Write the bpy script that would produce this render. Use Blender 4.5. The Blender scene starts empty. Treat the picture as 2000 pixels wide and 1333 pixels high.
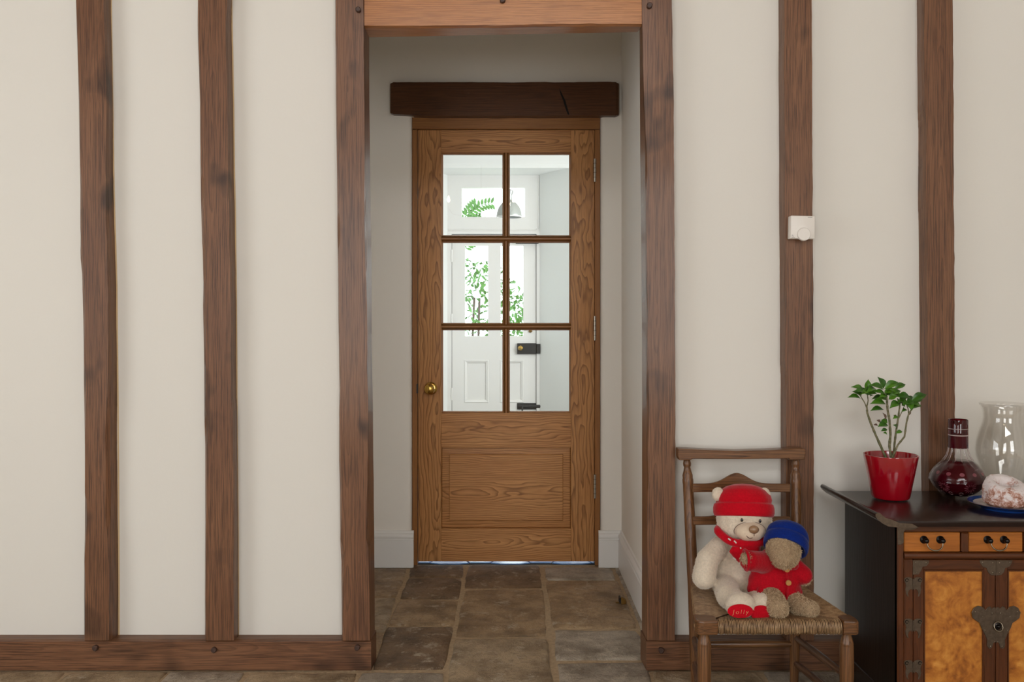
import bpy, bmesh, math, random
from mathutils import Vector, Matrix, noise as mnoise
R = random.Random(7)
PI = math.pi
scene = bpy.context.scene
COL = scene.collection

# ------------------------------------------------------------------ camera
FPX, CX, CY, H = 1700.0, 997.0, 630.0, 1.18          # focal length in pixels, principal point, eye height
cam_d = bpy.data.cameras.new('camera')
cam_d.sensor_width = 36.0
cam_d.lens = FPX / 2000.0 * 36.0
cam_d.shift_x = (1000.0 - CX) / 2000.0
cam_d.shift_y = -(666.5 - CY) / 2000.0
cam_d.clip_start = 0.02
cam = bpy.data.objects.new('camera', cam_d); COL.objects.link(cam)
cam.location = (0, 0, H); cam.rotation_euler = (PI / 2, 0, 0)
scene.camera = cam

# ------------------------------------------------------------------ world, windows' daylight, exposure
w = bpy.data.worlds.new('world'); scene.world = w; w.use_nodes = True
bg = w.node_tree.nodes['Background']
bg.inputs[0].default_value = (0.93, 0.97, 1.0, 1); bg.inputs[1].default_value = 4.0
vs = scene.view_settings
vs.view_transform = 'Standard'; vs.look = 'None'; vs.gamma = 1.0; vs.use_curve_mapping = False
vs.exposure = 0.06

def area(name, loc, target, sx, sy, power, col):
    d = bpy.data.lights.new(name, 'AREA'); d.shape = 'RECTANGLE'; d.size = sx; d.size_y = sy
    d.energy = power; d.color = col
    o = bpy.data.objects.new(name, d); COL.objects.link(o); o.location = loc
    o.rotation_euler = (Vector(target) - Vector(loc)).to_track_quat('-Z', 'Y').to_euler()
    return o
# daylight entering by the windows of the room behind the camera and of the hall, plus an added gable light
area('added_gable_light', (0.0, -3.12, 3.97), (0.0, 3, 3.2), 2.9, 0.85, 42, (1.0, 0.995, 0.985))  # added high light to brighten the alcove, no such window known
area('daylight_garden_window', (-1.66, -3.12, 1.6), (-1.66, 3, 1.6), 1.45, 2.2, 34, (1.0, 0.99, 0.97))
area('daylight_terrace_window', (1.60, -3.12, 1.6), (1.60, 3, 1.6), 1.4, 2.2, 31, (1.0, 0.99, 0.97))
area('daylight_side_window', (-3.5, 0.3, 1.5), (3, 0.3, 1.5), 2.2, 1.7, 9, (0.93, 0.965, 1.0))
area('daylight_hall_window', (1.72, 6.6, 1.6), (-1.7, 6.6, 1.6), 1.5, 1.6, 60, (1.0, 0.965, 0.955))

# ------------------------------------------------------------------ helpers
def P(px, py, Y):
    return Vector(((px - CX) * Y / FPX, Y, H - (py - CY) * Y / FPX))
def X(px, Y): return (px - CX) * Y / FPX
def Z(py, Y): return H - (py - CY) * Y / FPX
def lerp(a, b, t): return a + (b - a) * t
WORLD = {}

def finish(o, parent, c):
    COL.objects.link(o)
    if parent is not None:
        o.parent = parent
        o.location = Vector(c) - WORLD[parent.name]
    else:
        o.location = c
    WORLD[o.name] = Vector(c)
    return o

def empty(name, loc):
    o = bpy.data.objects.new(name, None); o.empty_display_size = 0.05
    return finish(o, None, Vector(loc))

def tag(o, label=None, cat=None, group=None, kind=None):
    if label: o['label'] = label
    if cat: o['category'] = cat
    if group: o['group'] = group
    if kind: o['kind'] = kind
    return o

def obj(name, vf, mat, parent=None, smooth=None, bevel=0.0, bseg=1, subd=0, solid=0.0, label=None):
    """one mesh object from world-space verts; origin at the middle of its box"""
    v, f = vf
    v = [Vector(p) for p in v]
    lo = Vector([min(p[i] for p in v) for i in range(3)]); hi = Vector([max(p[i] for p in v) for i in range(3)])
    c = (lo + hi) / 2
    me = bpy.data.meshes.new(name)
    me.from_pydata([tuple(p - c) for p in v], [], f)
    bm = bmesh.new(); bm.from_mesh(me)
    bmesh.ops.recalc_face_normals(bm, faces=bm.faces)
    if bevel > 0:
        es = [e for e in bm.edges if len(e.link_faces) == 2 and e.calc_face_angle(0) > 0.6]
        bmesh.ops.bevel(bm, geom=es, offset=bevel, segments=bseg, affect='EDGES', profile=0.5, clamp_overlap=True)
    bm.to_mesh(me); bm.free()
    if mat is not None: me.materials.append(mat)
    o = bpy.data.objects.new(name, me)
    finish(o, parent, c)
    if smooth is not None:
        me.polygons.foreach_set('use_smooth', [True] * len(me.polygons))
        me.set_sharp_from_angle(angle=math.radians(smooth))
    if solid:
        m = o.modifiers.new('s', 'SOLIDIFY'); m.thickness = solid; m.offset = 0
    if subd:
        m = o.modifiers.new('u', 'SUBSURF'); m.levels = subd; m.render_levels = subd
    if label: o['label'] = label
    return o

def join(*parts):
    V, F = [], []
    for v, f in parts:
        n = len(V); V += list(v); F += [tuple(i + n for i in q) for q in f]
    return V, F

def box(x0, x1, y0, y1, z0, z1):
    v = [(x0,y0,z0),(x1,y0,z0),(x1,y1,z0),(x0,y1,z0),(x0,y0,z1),(x1,y0,z1),(x1,y1,z1),(x0,y1,z1)]
    return v, [(0,3,2,1),(4,5,6,7),(0,1,5,4),(1,2,6,5),(2,3,7,6),(3,0,4,7)]

def prism(pts, y0, y1):
    """outline of (x, z) points extruded from y0 to y1"""
    n = len(pts)
    v = [(x, y0, z) for x, z in pts] + [(x, y1, z) for x, z in pts]
    f = [tuple(range(n)), tuple(range(2*n-1, n-1, -1))] + [(i, (i+1) % n, n+(i+1) % n, n+i) for i in range(n)]
    return v, f

def tube(pts, rad, seg=12, cap=True, up=None):
    pts = [Vector(p) for p in pts]
    if not hasattr(rad, '__len__'): rad = [rad] * len(pts)
    V, F = [], []
    t0 = (pts[1] - pts[0]).normalized()
    a = Vector((0,0,1)) if abs(t0.z) < 0.9 else Vector((1,0,0))
    n = (a - t0 * a.dot(t0)).normalized()
    for i, p in enumerate(pts):
        t = (pts[min(i+1, len(pts)-1)] - pts[max(i-1, 0)]).normalized()
        n = (n - t * n.dot(t)).normalized()
        b = t.cross(n)
        for k in range(seg):
            a_ = 2 * PI * k / seg
            V.append(p + (n * math.cos(a_) + b * math.sin(a_)) * rad[i])
    for i in range(len(pts)-1):
        for k in range(seg):
            k2 = (k+1) % seg
            F.append((i*seg+k, i*seg+k2, (i+1)*seg+k2, (i+1)*seg+k))
    if cap:
        F.append(tuple(range(seg-1, -1, -1))); F.append(tuple((len(pts)-1)*seg+k for k in range(seg)))
    return V, F

def turned(p0, p1, prof, seg=16):
    """turned spindle from p0 to p1, prof = [(t, radius)]"""
    p0, p1 = Vector(p0), Vector(p1)
    return tube([p0.lerp(p1, t) for t, r in prof], [r for t, r in prof], seg)

def lathe(c, prof, seg=32, fn=None, cap=True):
    """prof = [(radius, z)] about a vertical axis through c=(x,y)"""
    V, F = [], []
    for i, (r, z) in enumerate(prof):
        for k in range(seg):
            a = 2*PI*k/seg
            rr = r if fn is None else fn(r, z, a)
            V.append((c[0] + rr*math.cos(a), c[1] + rr*math.sin(a), z))
    n = len(prof)
    for i in range(n-1):
        for k in range(seg):
            k2 = (k+1) % seg
            F.append((i*seg+k, i*seg+k2, (i+1)*seg+k2, (i+1)*seg+k))
    if cap:
        if prof[0][0] > 1e-5: F.append(tuple(range(seg-1, -1, -1)))
        if prof[-1][0] > 1e-5: F.append(tuple((n-1)*seg+k for k in range(seg)))
    return V, F

def ell(c, r, rot=None, seg=16, rings=10):
    V, F = [], []
    c = Vector(c)
    M = rot.to_matrix() if rot is not None else Matrix.Identity(3)
    for i in range(rings+1):
        th = PI * i / rings
        for k in range(seg):
            a = 2*PI*k/seg
            V.append(c + M @ Vector((r[0]*math.sin(th)*math.cos(a), r[1]*math.sin(th)*math.sin(a), r[2]*math.cos(th))))
    for i in range(rings):
        for k in range(seg):
            k2 = (k+1) % seg
            F.append((i*seg+k, i*seg+k2, (i+1)*seg+k2, (i+1)*seg+k))
    return V, F

def move(vf, M):
    return [M @ Vector(p) for p in vf[0]], vf[1]

def interp(keys, y):
    if y <= keys[0][0]: return keys[0][1:]
    for a, b in zip(keys, keys[1:]):
        if y <= b[0]:
            t = (y - a[0]) / (b[0] - a[0])
            return tuple(lerp(p, q, t) for p, q in zip(a[1:], b[1:]))
    return keys[-1][1:]

def sn(x, seed): return mnoise.noise(Vector((x, seed * 17.31, seed * 3.7)))

# ------------------------------------------------------------------ materials
def srgb(r, g, b):
    def f(c):
        c /= 255.0
        return c / 12.92 if c <= 0.04045 else ((c + 0.055) / 1.055) ** 2.4
    return (f(r), f(g), f(b), 1)

class NT:
    def __init__(s, name):
        s.m = bpy.data.materials.new(name); s.m.use_nodes = True
        s.t = s.m.node_tree; s.b = s.t.nodes['Principled BSDF']; s.out = s.t.nodes['Material Output']
    def n(s, typ, **kw):
        nd = s.t.nodes.new(typ)
        for k, v in kw.items(): setattr(nd, k, v)
        return nd
    def l(s, a, b): s.t.links.new(a, b)
    def val(s, sock, v):
        if hasattr(v, 'links') or hasattr(v, 'is_linked'): s.l(v, sock)
        else: sock.default_value = v
    def math(s, op, a, b=0.0):
        nd = s.n('ShaderNodeMath', operation=op); s.val(nd.inputs[0], a); s.val(nd.inputs[1], b); return nd.outputs[0]
    def vmath(s, op, a, b):
        nd = s.n('ShaderNodeVectorMath', operation=op); s.val(nd.inputs[0], a); s.val(nd.inputs[1], b); return nd.outputs[0]
    def mix(s, fac, a, b, blend='MIX'):
        nd = s.n('ShaderNodeMix', data_type='RGBA', blend_type=blend)
        s.val(nd.inputs[0], fac); s.val(nd.inputs[6], a); s.val(nd.inputs[7], b); return nd.outputs[2]
    def noise(s, vec, scale, detail=2.0, rough=0.5):
        nd = s.n('ShaderNodeTexNoise'); s.l(vec, nd.inputs['Vector'])
        nd.inputs['Scale'].default_value = scale; nd.inputs['Detail'].default_value = detail; nd.inputs['Roughness'].default_value = rough
        return nd.outputs['Fac']
    def ramp(s, fac, stops):
        nd = s.n('ShaderNodeValToRGB'); s.l(fac, nd.inputs[0])
        e = nd.color_ramp.elements
        while len(e) > 1: e.remove(e[-1])
        e[0].position, e[0].color = stops[0]
        for p, c in stops[1:]:
            q = e.new(p); q.color = c
        return nd.outputs[0]
    def step(s, fac, a, b):
        return s.ramp(fac, [(a, (0,0,0,1)), (b, (1,1,1,1))])
    def obj(s):
        return s.n('ShaderNodeTexCoord').outputs['Object']
    def bump(s, h, strength, dist=0.002):
        nd = s.n('ShaderNodeBump'); nd.inputs['Strength'].default_value = strength; nd.inputs['Distance'].default_value = dist
        s.l(h, nd.inputs['Height']); s.l(nd.outputs[0], s.b.inputs['Normal'])
    def set(s, **kw):
        for k, v in kw.items():
            s.val(s.b.inputs[k.replace('_', ' ')], v)

def plain(name, col, rough=0.5, metal=0.0, coat=0.0, noise_amt=0.0, nscale=60, bump=0.0, spec=0.5, sheen=0.0):
    t = NT(name)
    t.set(Roughness=rough, Metallic=metal)
    t.b.inputs['Specular IOR Level'].default_value = spec
    t.b.inputs['Coat Weight'].default_value = coat
    if sheen: t.b.inputs['Sheen Weight'].default_value = sheen; t.b.inputs['Sheen Roughness'].default_value = 0.4
    if noise_amt or bump:
        n = t.noise(t.obj(), nscale, 4, 0.6)
        d = tuple(c * (1 - noise_amt) for c in col[:3]) + (1,)
        l_ = tuple(min(1, c * (1 + noise_amt)) for c in col[:3]) + (1,)
        t.l(t.ramp(n, [(0.3, d), (0.7, l_)]), t.b.inputs['Base Color'])
        if bump: t.bump(n, bump)
    else:
        t.b.inputs['Base Color'].default_value = col
    return t.m

def wood(name, dark, mid, light, axis='Z', spacing=0.008, tilt=0.03, depth=0.05, wob=0.02, ring=0.6, rough=0.45, coat=0.15, fiber=0.35, knots=0.0, blotch=0.5):
    t = NT(name)
    oc = t.obj()
    inf = t.n('ShaderNodeObjectInfo').outputs['Random']
    sp = t.n('ShaderNodeSeparateXYZ'); t.l(oc, sp.inputs[0])
    x, y, z = sp.outputs
    if axis == 'X': x, y, z = z, y, x
    if axis == 'Y': x, y, z = x, z, y
    rnd = t.math('MULTIPLY', inf, 61.0)
    # low-frequency wander of the growth rings
    cb = t.n('ShaderNodeCombineXYZ'); t.l(t.math('MULTIPLY', x, 6.0), cb.inputs[0]); t.l(t.math('MULTIPLY', y, 6.0), cb.inputs[1])
    t.l(t.math('ADD', t.math('MULTIPLY', z, 1.6), rnd), cb.inputs[2])
    low = t.n('ShaderNodeTexNoise'); t.l(cb.outputs[0], low.inputs['Vector']); low.inputs['Scale'].default_value = 1.6; low.inputs['Detail'].default_value = 3.0; low.inputs['Roughness'].default_value = 0.45
    ls = t.n('ShaderNodeSeparateColor'); t.l(low.outputs['Color'], ls.inputs[0])
    dx = t.math('MULTIPLY', t.math('SUBTRACT', ls.outputs[0], 0.5), wob * 2)
    dy = t.math('MULTIPLY', t.math('SUBTRACT', ls.outputs[1], 0.5), wob * 4)
    off = t.math('MULTIPLY', t.math('SUBTRACT', t.math('FRACT', t.math('MULTIPLY', inf, 13.7)), 0.5), 0.05)
    xx = t.math('ADD', t.math('ADD', x, dx), off)
    yy = t.math('ADD', t.math('ADD', t.math('MULTIPLY', z, tilt), depth), t.math('ADD', dy, y))
    r = t.math('SQRT', t.math('ADD', t.math('MULTIPLY', xx, xx), t.math('MULTIPLY', yy, yy)))
    saw = t.math('FRACT', t.math('DIVIDE', r, spacing))
    ringf = t.ramp(saw, [(0.0, (0.0,)*3+(1,)), (0.55, (0.25,)*3+(1,)), (0.9, (1,)*4), (1.0, (0,0,0,1))])
    # fibres and pores along the grain
    cf = t.n('ShaderNodeCombineXYZ'); t.l(t.math('ADD', x, rnd), cf.inputs[0]); t.l(y, cf.inputs[1]); t.l(t.math('MULTIPLY', z, 0.035), cf.inputs[2])
    fib = t.noise(cf.outputs[0], 210.0, 4, 0.65)
    fib2 = t.noise(cf.outputs[0], 70.0, 3, 0.6)
    cbl = t.n('ShaderNodeCombineXYZ'); t.l(t.math('ADD', x, rnd), cbl.inputs[0]); t.l(y, cbl.inputs[1]); t.l(t.math('MULTIPLY', z, 0.25), cbl.inputs[2])
    bl = t.noise(cbl.outputs[0], 9.0, 3, 0.55)
    c = t.mix(t.math('MULTIPLY', t.step(bl, 0.35, 0.7), blotch), mid, light)
    c = t.mix(t.math('MULTIPLY', ringf, ring), c, dark)
    c = t.mix(t.math('MULTIPLY', t.step(fib, 0.46, 0.62), fiber), c, dark)
    c = t.mix(t.math('MULTIPLY', t.step(fib2, 0.5, 0.75), fiber * 0.6), c, light)
    if knots:
        ck = t.n('ShaderNodeCombineXYZ'); t.l(x, ck.inputs[0]); t.l(y, ck.inputs[1]); t.l(t.math('ADD', t.math('MULTIPLY', z, 0.7), rnd), ck.inputs[2])
        kn = t.noise(ck.outputs[0], 7.0, 2, 0.5)
        c = t.mix(t.math('MULTIPLY', t.step(kn, 0.62, 0.74), knots), c, tuple(q * 0.35 for q in dark[:3]) + (1,))
    t.l(c, t.b.inputs['Base Color'])
    t.set(Roughness=rough)
    t.b.inputs['Coat Weight'].default_value = coat * 0.35; t.b.inputs['Coat Roughness'].default_value = 0.2; t.b.inputs['Specular IOR Level'].default_value = 0.32
    t.bump(t.math('ADD', fib, t.math('MULTIPLY', bl, 0.6)), 0.35, 0.0015)
    return t.m

M = {}
bd, bm_, bl_ = srgb(56,34,20), srgb(114,76,51), srgb(140,99,69)
M['post'] = wood('oak_beam', bd, bm_, bl_, 'Z', 0.007, 0.015, 0.06, 0.012, 0.4, 0.45, 0.6, 0.62, 0.7)
M['beam'] = wood('oak_beam_across', bd, bm_, bl_, 'X', 0.007, 0.015, 0.06, 0.012, 0.4, 0.45, 0.25, 0.62, 0.55)
M['lintel'] = wood('oak_lintel', srgb(112,66,30), srgb(176,116,66), srgb(198,138,84), 'X', 0.007, 0.02, 0.05, 0.012, 0.4, 0.36, 0.5, 0.5, 0.15)
M['dark_lintel'] = wood('dark_oak', srgb(40,22,10), srgb(86,53,30), srgb(104,66,39), 'X', 0.012, 0.02, 0.06, 0.02, 0.25, 0.32, 0.3, 0.4, 0.2)
dk, md, lt = srgb(98,56,22), srgb(190,132,76), srgb(208,154,96)
M['door_z'] = wood('door_oak', dk, md, lt, 'Z', 0.015, 0.036, 0.045, 0.045, 0.72, 0.42, 0.3, 0.28, 0)
M['door_x'] = wood('door_oak_across', dk, md, lt, 'X', 0.0095, 0.022, 0.05, 0.024, 0.7, 0.42, 0.3, 0.28, 0)
M['frame_z'] = wood('frame_oak', srgb(84,50,20), srgb(152,100,52), srgb(168,116,64), 'Z', 0.006, 0.01, 0.05, 0.01, 0.3, 0.42, 0.3, 0.3, 0)
M['frame_x'] = wood('frame_oak_across', srgb(84,50,20), srgb(152,100,52), srgb(168,116,64), 'X', 0.006, 0.01, 0.05, 0.01, 0.3, 0.42, 0.3, 0.3, 0)
cd_, cm_, cl2 = srgb(46,26,12), srgb(112,74,44), srgb(142,100,62)
M['chair_z'] = wood('chair_elm', cd_, cm_, cl2, 'Z', 0.007, 0.02, 0.03, 0.01, 0.5, 0.34, 0.6, 0.5, 0)
M['chair_x'] = wood('chair_elm_across', cd_, cm_, cl2, 'X', 0.008, 0.02, 0.03, 0.01, 0.6, 0.34, 0.6, 0.5, 0)
M['chair_y'] = wood('chair_elm_deep', cd_, srgb(104,70,48), srgb(128,94,68), 'Y', 0.007, 0.02, 0.03, 0.01, 0.5, 0.34, 0.6, 0.5, 0)
M['cab_side'] = wood('cabinet_dark', srgb(10,7,5), srgb(30,19,14), srgb(44,28,20), 'Z', 0.02, 0.02, 0.05, 0.02, 0.3, 0.4, 0.3, 0.3, 0)
M['cab_top'] = wood('cabinet_top', srgb(16,9,7), srgb(34,19,15), srgb(44,26,20), 'X', 0.02, 0.02, 0.05, 0.02, 0.3, 0.22, 0.6, 0.3, 0)
M['cab_z'] = wood('cabinet_red', srgb(34,16,7), srgb(84,44,19), srgb(104,56,25), 'Z', 0.01, 0.02, 0.05, 0.02, 0.3, 0.38, 0.4, 0.35, 0)
M['cab_x'] = wood('cabinet_red_across', srgb(34,16,7), srgb(84,44,19), srgb(104,56,25), 'X', 0.01, 0.02, 0.05, 0.02, 0.3, 0.38, 0.4, 0.35, 0)
M['drawer'] = wood('drawer_front', srgb(112,58,16), srgb(172,100,38), srgb(188,118,50), 'X', 0.012, 0.02, 0.05, 0.02, 0.3, 0.36, 0.4, 0.35, 0)
def burl():
    t = NT('burl_panel'); oc = t.obj()
    n1 = t.noise(oc, 9, 6, 0.7); n2 = t.noise(oc, 38, 5, 0.65)
    wv = t.n('ShaderNodeTexNoise'); t.l(oc, wv.inputs['Vector']); wv.inputs['Scale'].default_value = 14; wv.inputs['Distortion'].default_value = 2.5; wv.inputs['Detail'].default_value = 5
    f_ = t.math('ADD', t.math('MULTIPLY', n1, .45), t.math('ADD', t.math('MULTIPLY', n2, .2), t.math('MULTIPLY', wv.outputs['Fac'], .35)))
    t.l(t.ramp(f_, [(.36, srgb(112,60,14)), (.47, srgb(166,98,32)), (.55, srgb(190,122,46)), (.66, srgb(212,148,68))]), t.b.inputs['Base Color'])
    t.set(Roughness=.4); t.bump(n2, .1); return t.m
M['burl'] = burl()

def plaster(name, col):
    t = NT(name); oc = t.obj()
    n1 = t.noise(oc, 1.3, 3, 0.5); n2 = t.noise(oc, 42, 5, 0.65)
    a = tuple(c * 0.965 for c in col[:3]) + (1,)
    t.l(t.mix(n1, a, col), t.b.inputs['Base Color']); t.set(Roughness=0.85)
    t.bump(t.math('ADD', n2, t.math('MULTIPLY', n1, 2.0)), 0.12, 0.003)
    return t.m
M['plaster'] = plaster('cream_plaster', srgb(225,221,212))
M['alcove'] = plaster('alcove_plaster', srgb(242,237,228))
M['white'] = plaster('white_plaster', srgb(236,237,234))
M['gloss_white'] = plain('white_eggshell', srgb(234,232,228), 0.35)
M['ceiling'] = plain('ceiling_white', srgb(238,234,226), 0.9)

def stone():
    t = NT('flagstone'); oc = t.obj()
    inf = t.n('ShaderNodeObjectInfo')
    rv = t.math('MULTIPLY', inf.outputs['Random'], 50.0)
    v = t.n('ShaderNodeVectorMath', operation='ADD'); t.l(oc, v.inputs[0])
    cb = t.n('ShaderNodeCombineXYZ'); t.l(rv, cb.inputs[0]); t.l(rv, cb.inputs[1]); t.l(cb.outputs[0], v.inputs[1])
    oc = v.outputs[0]
    n1 = t.noise(oc, 7, 6, 0.65); n2 = t.noise(oc, 30, 6, 0.75); n3 = t.noise(oc, 13, 7, 0.75)
    c = inf.outputs['Color']
    dk = t.mix(1.0, c, (0.40, 0.37, 0.33, 1), 'MULTIPLY')
    c1 = t.mix(t.step(n1, 0.34, 0.6), dk, c)
    c2 = t.mix(t.math('MULTIPLY', t.step(n2, 0.5, 0.66), 0.7), c1, t.mix(1.0, c, (0.45, 0.4, 0.34, 1), 'MULTIPLY'))
    c3 = t.mix(t.math('MULTIPLY', t.step(n3, 0.55, 0.64), 0.6), c2, srgb(214,200,178))
    t.l(c3, t.b.inputs['Base Color'])
    t.l(t.ramp(n3, [(0.3, (0.3,)*3+(1,)), (0.7, (0.6,)*3+(1,))]), t.b.inputs['Roughness'])
    t.bump(t.math('ADD', t.math('ADD', n2, n3), n1), 1.0, 0.014)
    return t.m
M['stone'] = stone()
M['mortar'] = plain('mortar', srgb(176,152,120), 0.9, noise_amt=0.2, nscale=70, bump=0.4)
M['brass'] = plain('brass', srgb(205,165,85), 0.16, 1.0)
M['old_brass'] = plain('dull_brass', srgb(140,108,58), 0.3, 1.0)
M['steel'] = plain('steel', srgb(170,165,155), 0.3, 1.0)
M['black'] = plain('black_iron', srgb(22,24,26), 0.45)
M['rubber'] = plain('black_rubber', srgb(14,13,12), 0.6)
M['mount'] = plain('aged_brass_mount', srgb(98,84,70), 0.42, 0.7, noise_amt=0.25, nscale=80)
M['mount_dark'] = plain('dark_metal', srgb(48,44,42), 0.3, 0.9)
M['wire'] = plain('bright_wire', srgb(150,138,120), 0.25, 0.95)
M['thermo'] = plain('white_plastic', srgb(228,222,214), 0.4)
M['print'] = plain('grey_print', srgb(120,118,116), 0.6)
M['peg'] = plain('dark_peg', srgb(70,48,38), 0.5, noise_amt=0.3)
M['caulk'] = plain('tan_caulk', srgb(206,178,136), 0.8)
M['gap'] = plain('dark_gap', srgb(18,12,8), 0.9)

def arch_glass(name, tint, rough=0.0, ior=1.45):
    t = NT(name); t.t.nodes.remove(t.b)
    tr = t.n('ShaderNodeBsdfTransparent'); tr.inputs[0].default_value = tint
    gl = t.n('ShaderNodeBsdfGlossy'); gl.inputs['Roughness'].default_value = rough; gl.inputs[0].default_value = (1,1,1,1)
    fr = t.n('ShaderNodeFresnel'); bf = t.n('ShaderNodeNewGeometry').outputs['Backfacing']
    t.l(t.math('ADD', ior, t.math('MULTIPLY', bf, 1.0 / ior - ior)), fr.inputs[0])
    mx = t.n('ShaderNodeMixShader'); t.l(fr.outputs[0], mx.inputs[0]); t.l(tr.outputs[0], mx.inputs[1]); t.l(gl.outputs[0], mx.inputs[2])
    t.l(mx.outputs[0], t.out.inputs[0]); return t.m
M['pane'] = arch_glass('window_glass', (0.96, 0.985, 0.975, 1))
M['shell'] = arch_glass('decanter_glass', (0.97, 0.96, 0.96, 1), 0.02, 1.32)
M['clear'] = arch_glass('clear_glass', (0.955, 0.95, 0.94, 1), 0.02, 1.6)
M['ruby'] = plain('ruby_glass', srgb(62,6,16), 0.08, spec=.35)
t = NT('ruby_clear'); t.set(Roughness=0.03); t.b.inputs['Base Color'].default_value = srgb(120,14,28); t.b.inputs['Transmission Weight'].default_value = 0.85; M['ruby_clear'] = t.m
M['cut'] = plain('frosted_cut', srgb(128,62,72), 0.35)
M['cut_light'] = plain('pale_cut', srgb(168,150,146), 0.2)

# ================================================================== STRUCTURE
YF, YP = 2.95, 3.005                 # face of the oak posts, face of the plaster between them
ZC = 4.6
def struct(name, vf, mat, **kw):
    return tag(obj(name, vf, mat, **kw), kind='structure')

# ---- oak frame posts: (py, left outer, left front, right front, right outer) in pixels
POST = {
 'A': [(0,148,149,202,216.5),(85,151,152,205,217.7),(200,154,155.5,207.5,219.5),(330,156,157,206,221.5),(360,157,161,206.5,222),(440,157,161.5,206.5,224),(462,157.6,158,208.7,225),(500,157,161,209,226),(540,161,163,210,227),(560,161,165.4,210.5,227.6),(630,163,166,211,228),(700,164,164.5,211,229),(745,164,168,211,229.5),(800,165,168,208,230),(850,165.5,166,205,230),(965,165.8,166,206.6,231),(970,166,169,206.6,231),(1000,166,169.7,205,231),(1050,166,168,210,231.5),(1090,165,165.5,211,231.5),(1160,164.5,167,213,232),(1252,165,165.5,213,232)],
 'B': [(0,386.7,387,443.7,451.8),(40,386,387,441,452.5),(85,387,387.5,440.7,453.6),(140,389,390,442,454.5),(200,390.6,391,444.3,455.7),(330,391.5,393,445,457),(350,392,398.7,445,457.5),(385,392.5,399,446,458.5),(405,393,396,448,459),(470,394.5,397,447,459.5),(490,396,402,448,460),(535,397,402,450,460.3),(545,397.5,398,449.7,460.5),(600,396.6,401.7,451,461),(670,398,402,451,461.5),(700,398.5,399.3,450.6,461.7),(720,399,403,451,462),(780,399,401,452,462),(800,399,401,454.5,462),(830,399.5,407,455,462.3),(870,401,404,455,462.6),(960,401,404,455.5,463.5),(1000,401,403,456,464),(1150,400.5,402,456,465),(1252,400.5,403,457,465)],
 'C': [(0,655,655.5,710,721),(80,655,656,710,721),(95,655.5,658,710,721),(200,656,658,711.5,721.5),(320,658,658.5,712,723),(405,659,659.5,711,724),(425,659,664,711.5,724.3),(470,659.5,665,712.5,725),(500,660,660.6,713,725.5),(620,661,663,717,726),(740,663,666,717.6,727),(760,663.5,665,718,727.5),(800,662.5,663.5,719,728.4),(905,662.5,666,718,729),(950,664,667,717,730),(1000,664.5,668,716,730),(1060,664.5,665,715,731),(1065,665,669,719,731),(1100,667,672,720,731),(1150,667,669,721,731.5),(1252,668,669.5,722,732)],
 'D': [(0,1249,1254,1312,1312.3),(120,1249.5,1256,1314,1314.4),(200,1250,1258,1316,1316.3),(300,1250.5,1264,1316,1316.5),(335,1251,1265,1316.3,1316.8),(400,1252,1261.6,1316.6,1317),(560,1253,1264,1318,1318.5),(600,1253.5,1266,1318,1318.5),(700,1254,1265,1319,1319.6),(790,1254,1268,1319,1319.6),(840,1254,1267,1319,1319.6),(880,1254,1265,1319,1319.6),(930,1254,1267,1319,1319.6),(1000,1254,1264,1318.5,1319),(1252,1253.6,1264,1318,1318.5)],
 'E': [(0,1520,1532,1585,1585.3),(60,1520.3,1533,1585.5,1585.8),(120,1520.6,1531,1586,1586.3),(200,1521,1531.5,1586,1586.4),(300,1521.4,1533,1586.5,1587),(400,1521.6,1532.4,1587,1587.5),(520,1522,1536,1588,1588.5),(560,1522.5,1535,1588,1588.6),(600,1523,1534.5,1588.4,1589),(705,1523.5,1533,1588.5,1589),(740,1524,1539,1588.6,1589),(775,1524,1536,1589,1589.4),(900,1525,1535,1589,1589.5),(1252,1526,1536,1590,1590.5)],
 'F': [(0,1792,1804,1861,1861.3),(120,1793,1805,1861.5,1862),(200,1793.5,1805.5,1862,1862.5),(250,1793.5,1810,1862.4,1863),(340,1793.8,1808,1862.6,1863),(400,1793.5,1808,1862,1862.5),(450,1794,1811,1864,1864.5),(560,1795,1810.6,1864,1864.6),(720,1797,1812,1864.5,1865),(800,1798,1813,1865,1865.5),(960,1800,1814,1865,1865.6),(1252,1802,1816,1866,1866.5)],
}
ZSILL = Z(1252, YF)
POST_LABEL = {
 'A': 'rough oak post with a large dark knot near its foot, leftmost of all posts',
 'B': 'wavy-edged oak post standing between the leftmost post and the doorway',
 'C': 'oak door post with dark knots on the left side of the open doorway',
 'D': 'oak door post on the right side of the open doorway, nearest the chair',
 'E': 'oak post carrying the white thermostat, rising behind the rush-seated chair',
 'F': 'oak post rising behind the dark cabinet, rightmost of all posts',
}
def peg(px, py, parent, Yf=YF, s=0.011, proud=0.012):
    c = P(px, py, Yf)
    pts = []
    for k in range(6):
        a = 2*PI*k/6 + 0.4 + R.uniform(-.15,.15)
        pts.append((c.x + s*math.cos(a)*R.uniform(.85,1.1), c.z + s*math.sin(a)*R.uniform(.85,1.1)))
    obj('peg', prism(pts, Yf - proud, Yf + 0.03), M['peg'], parent, bevel=0.0025)

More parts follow.
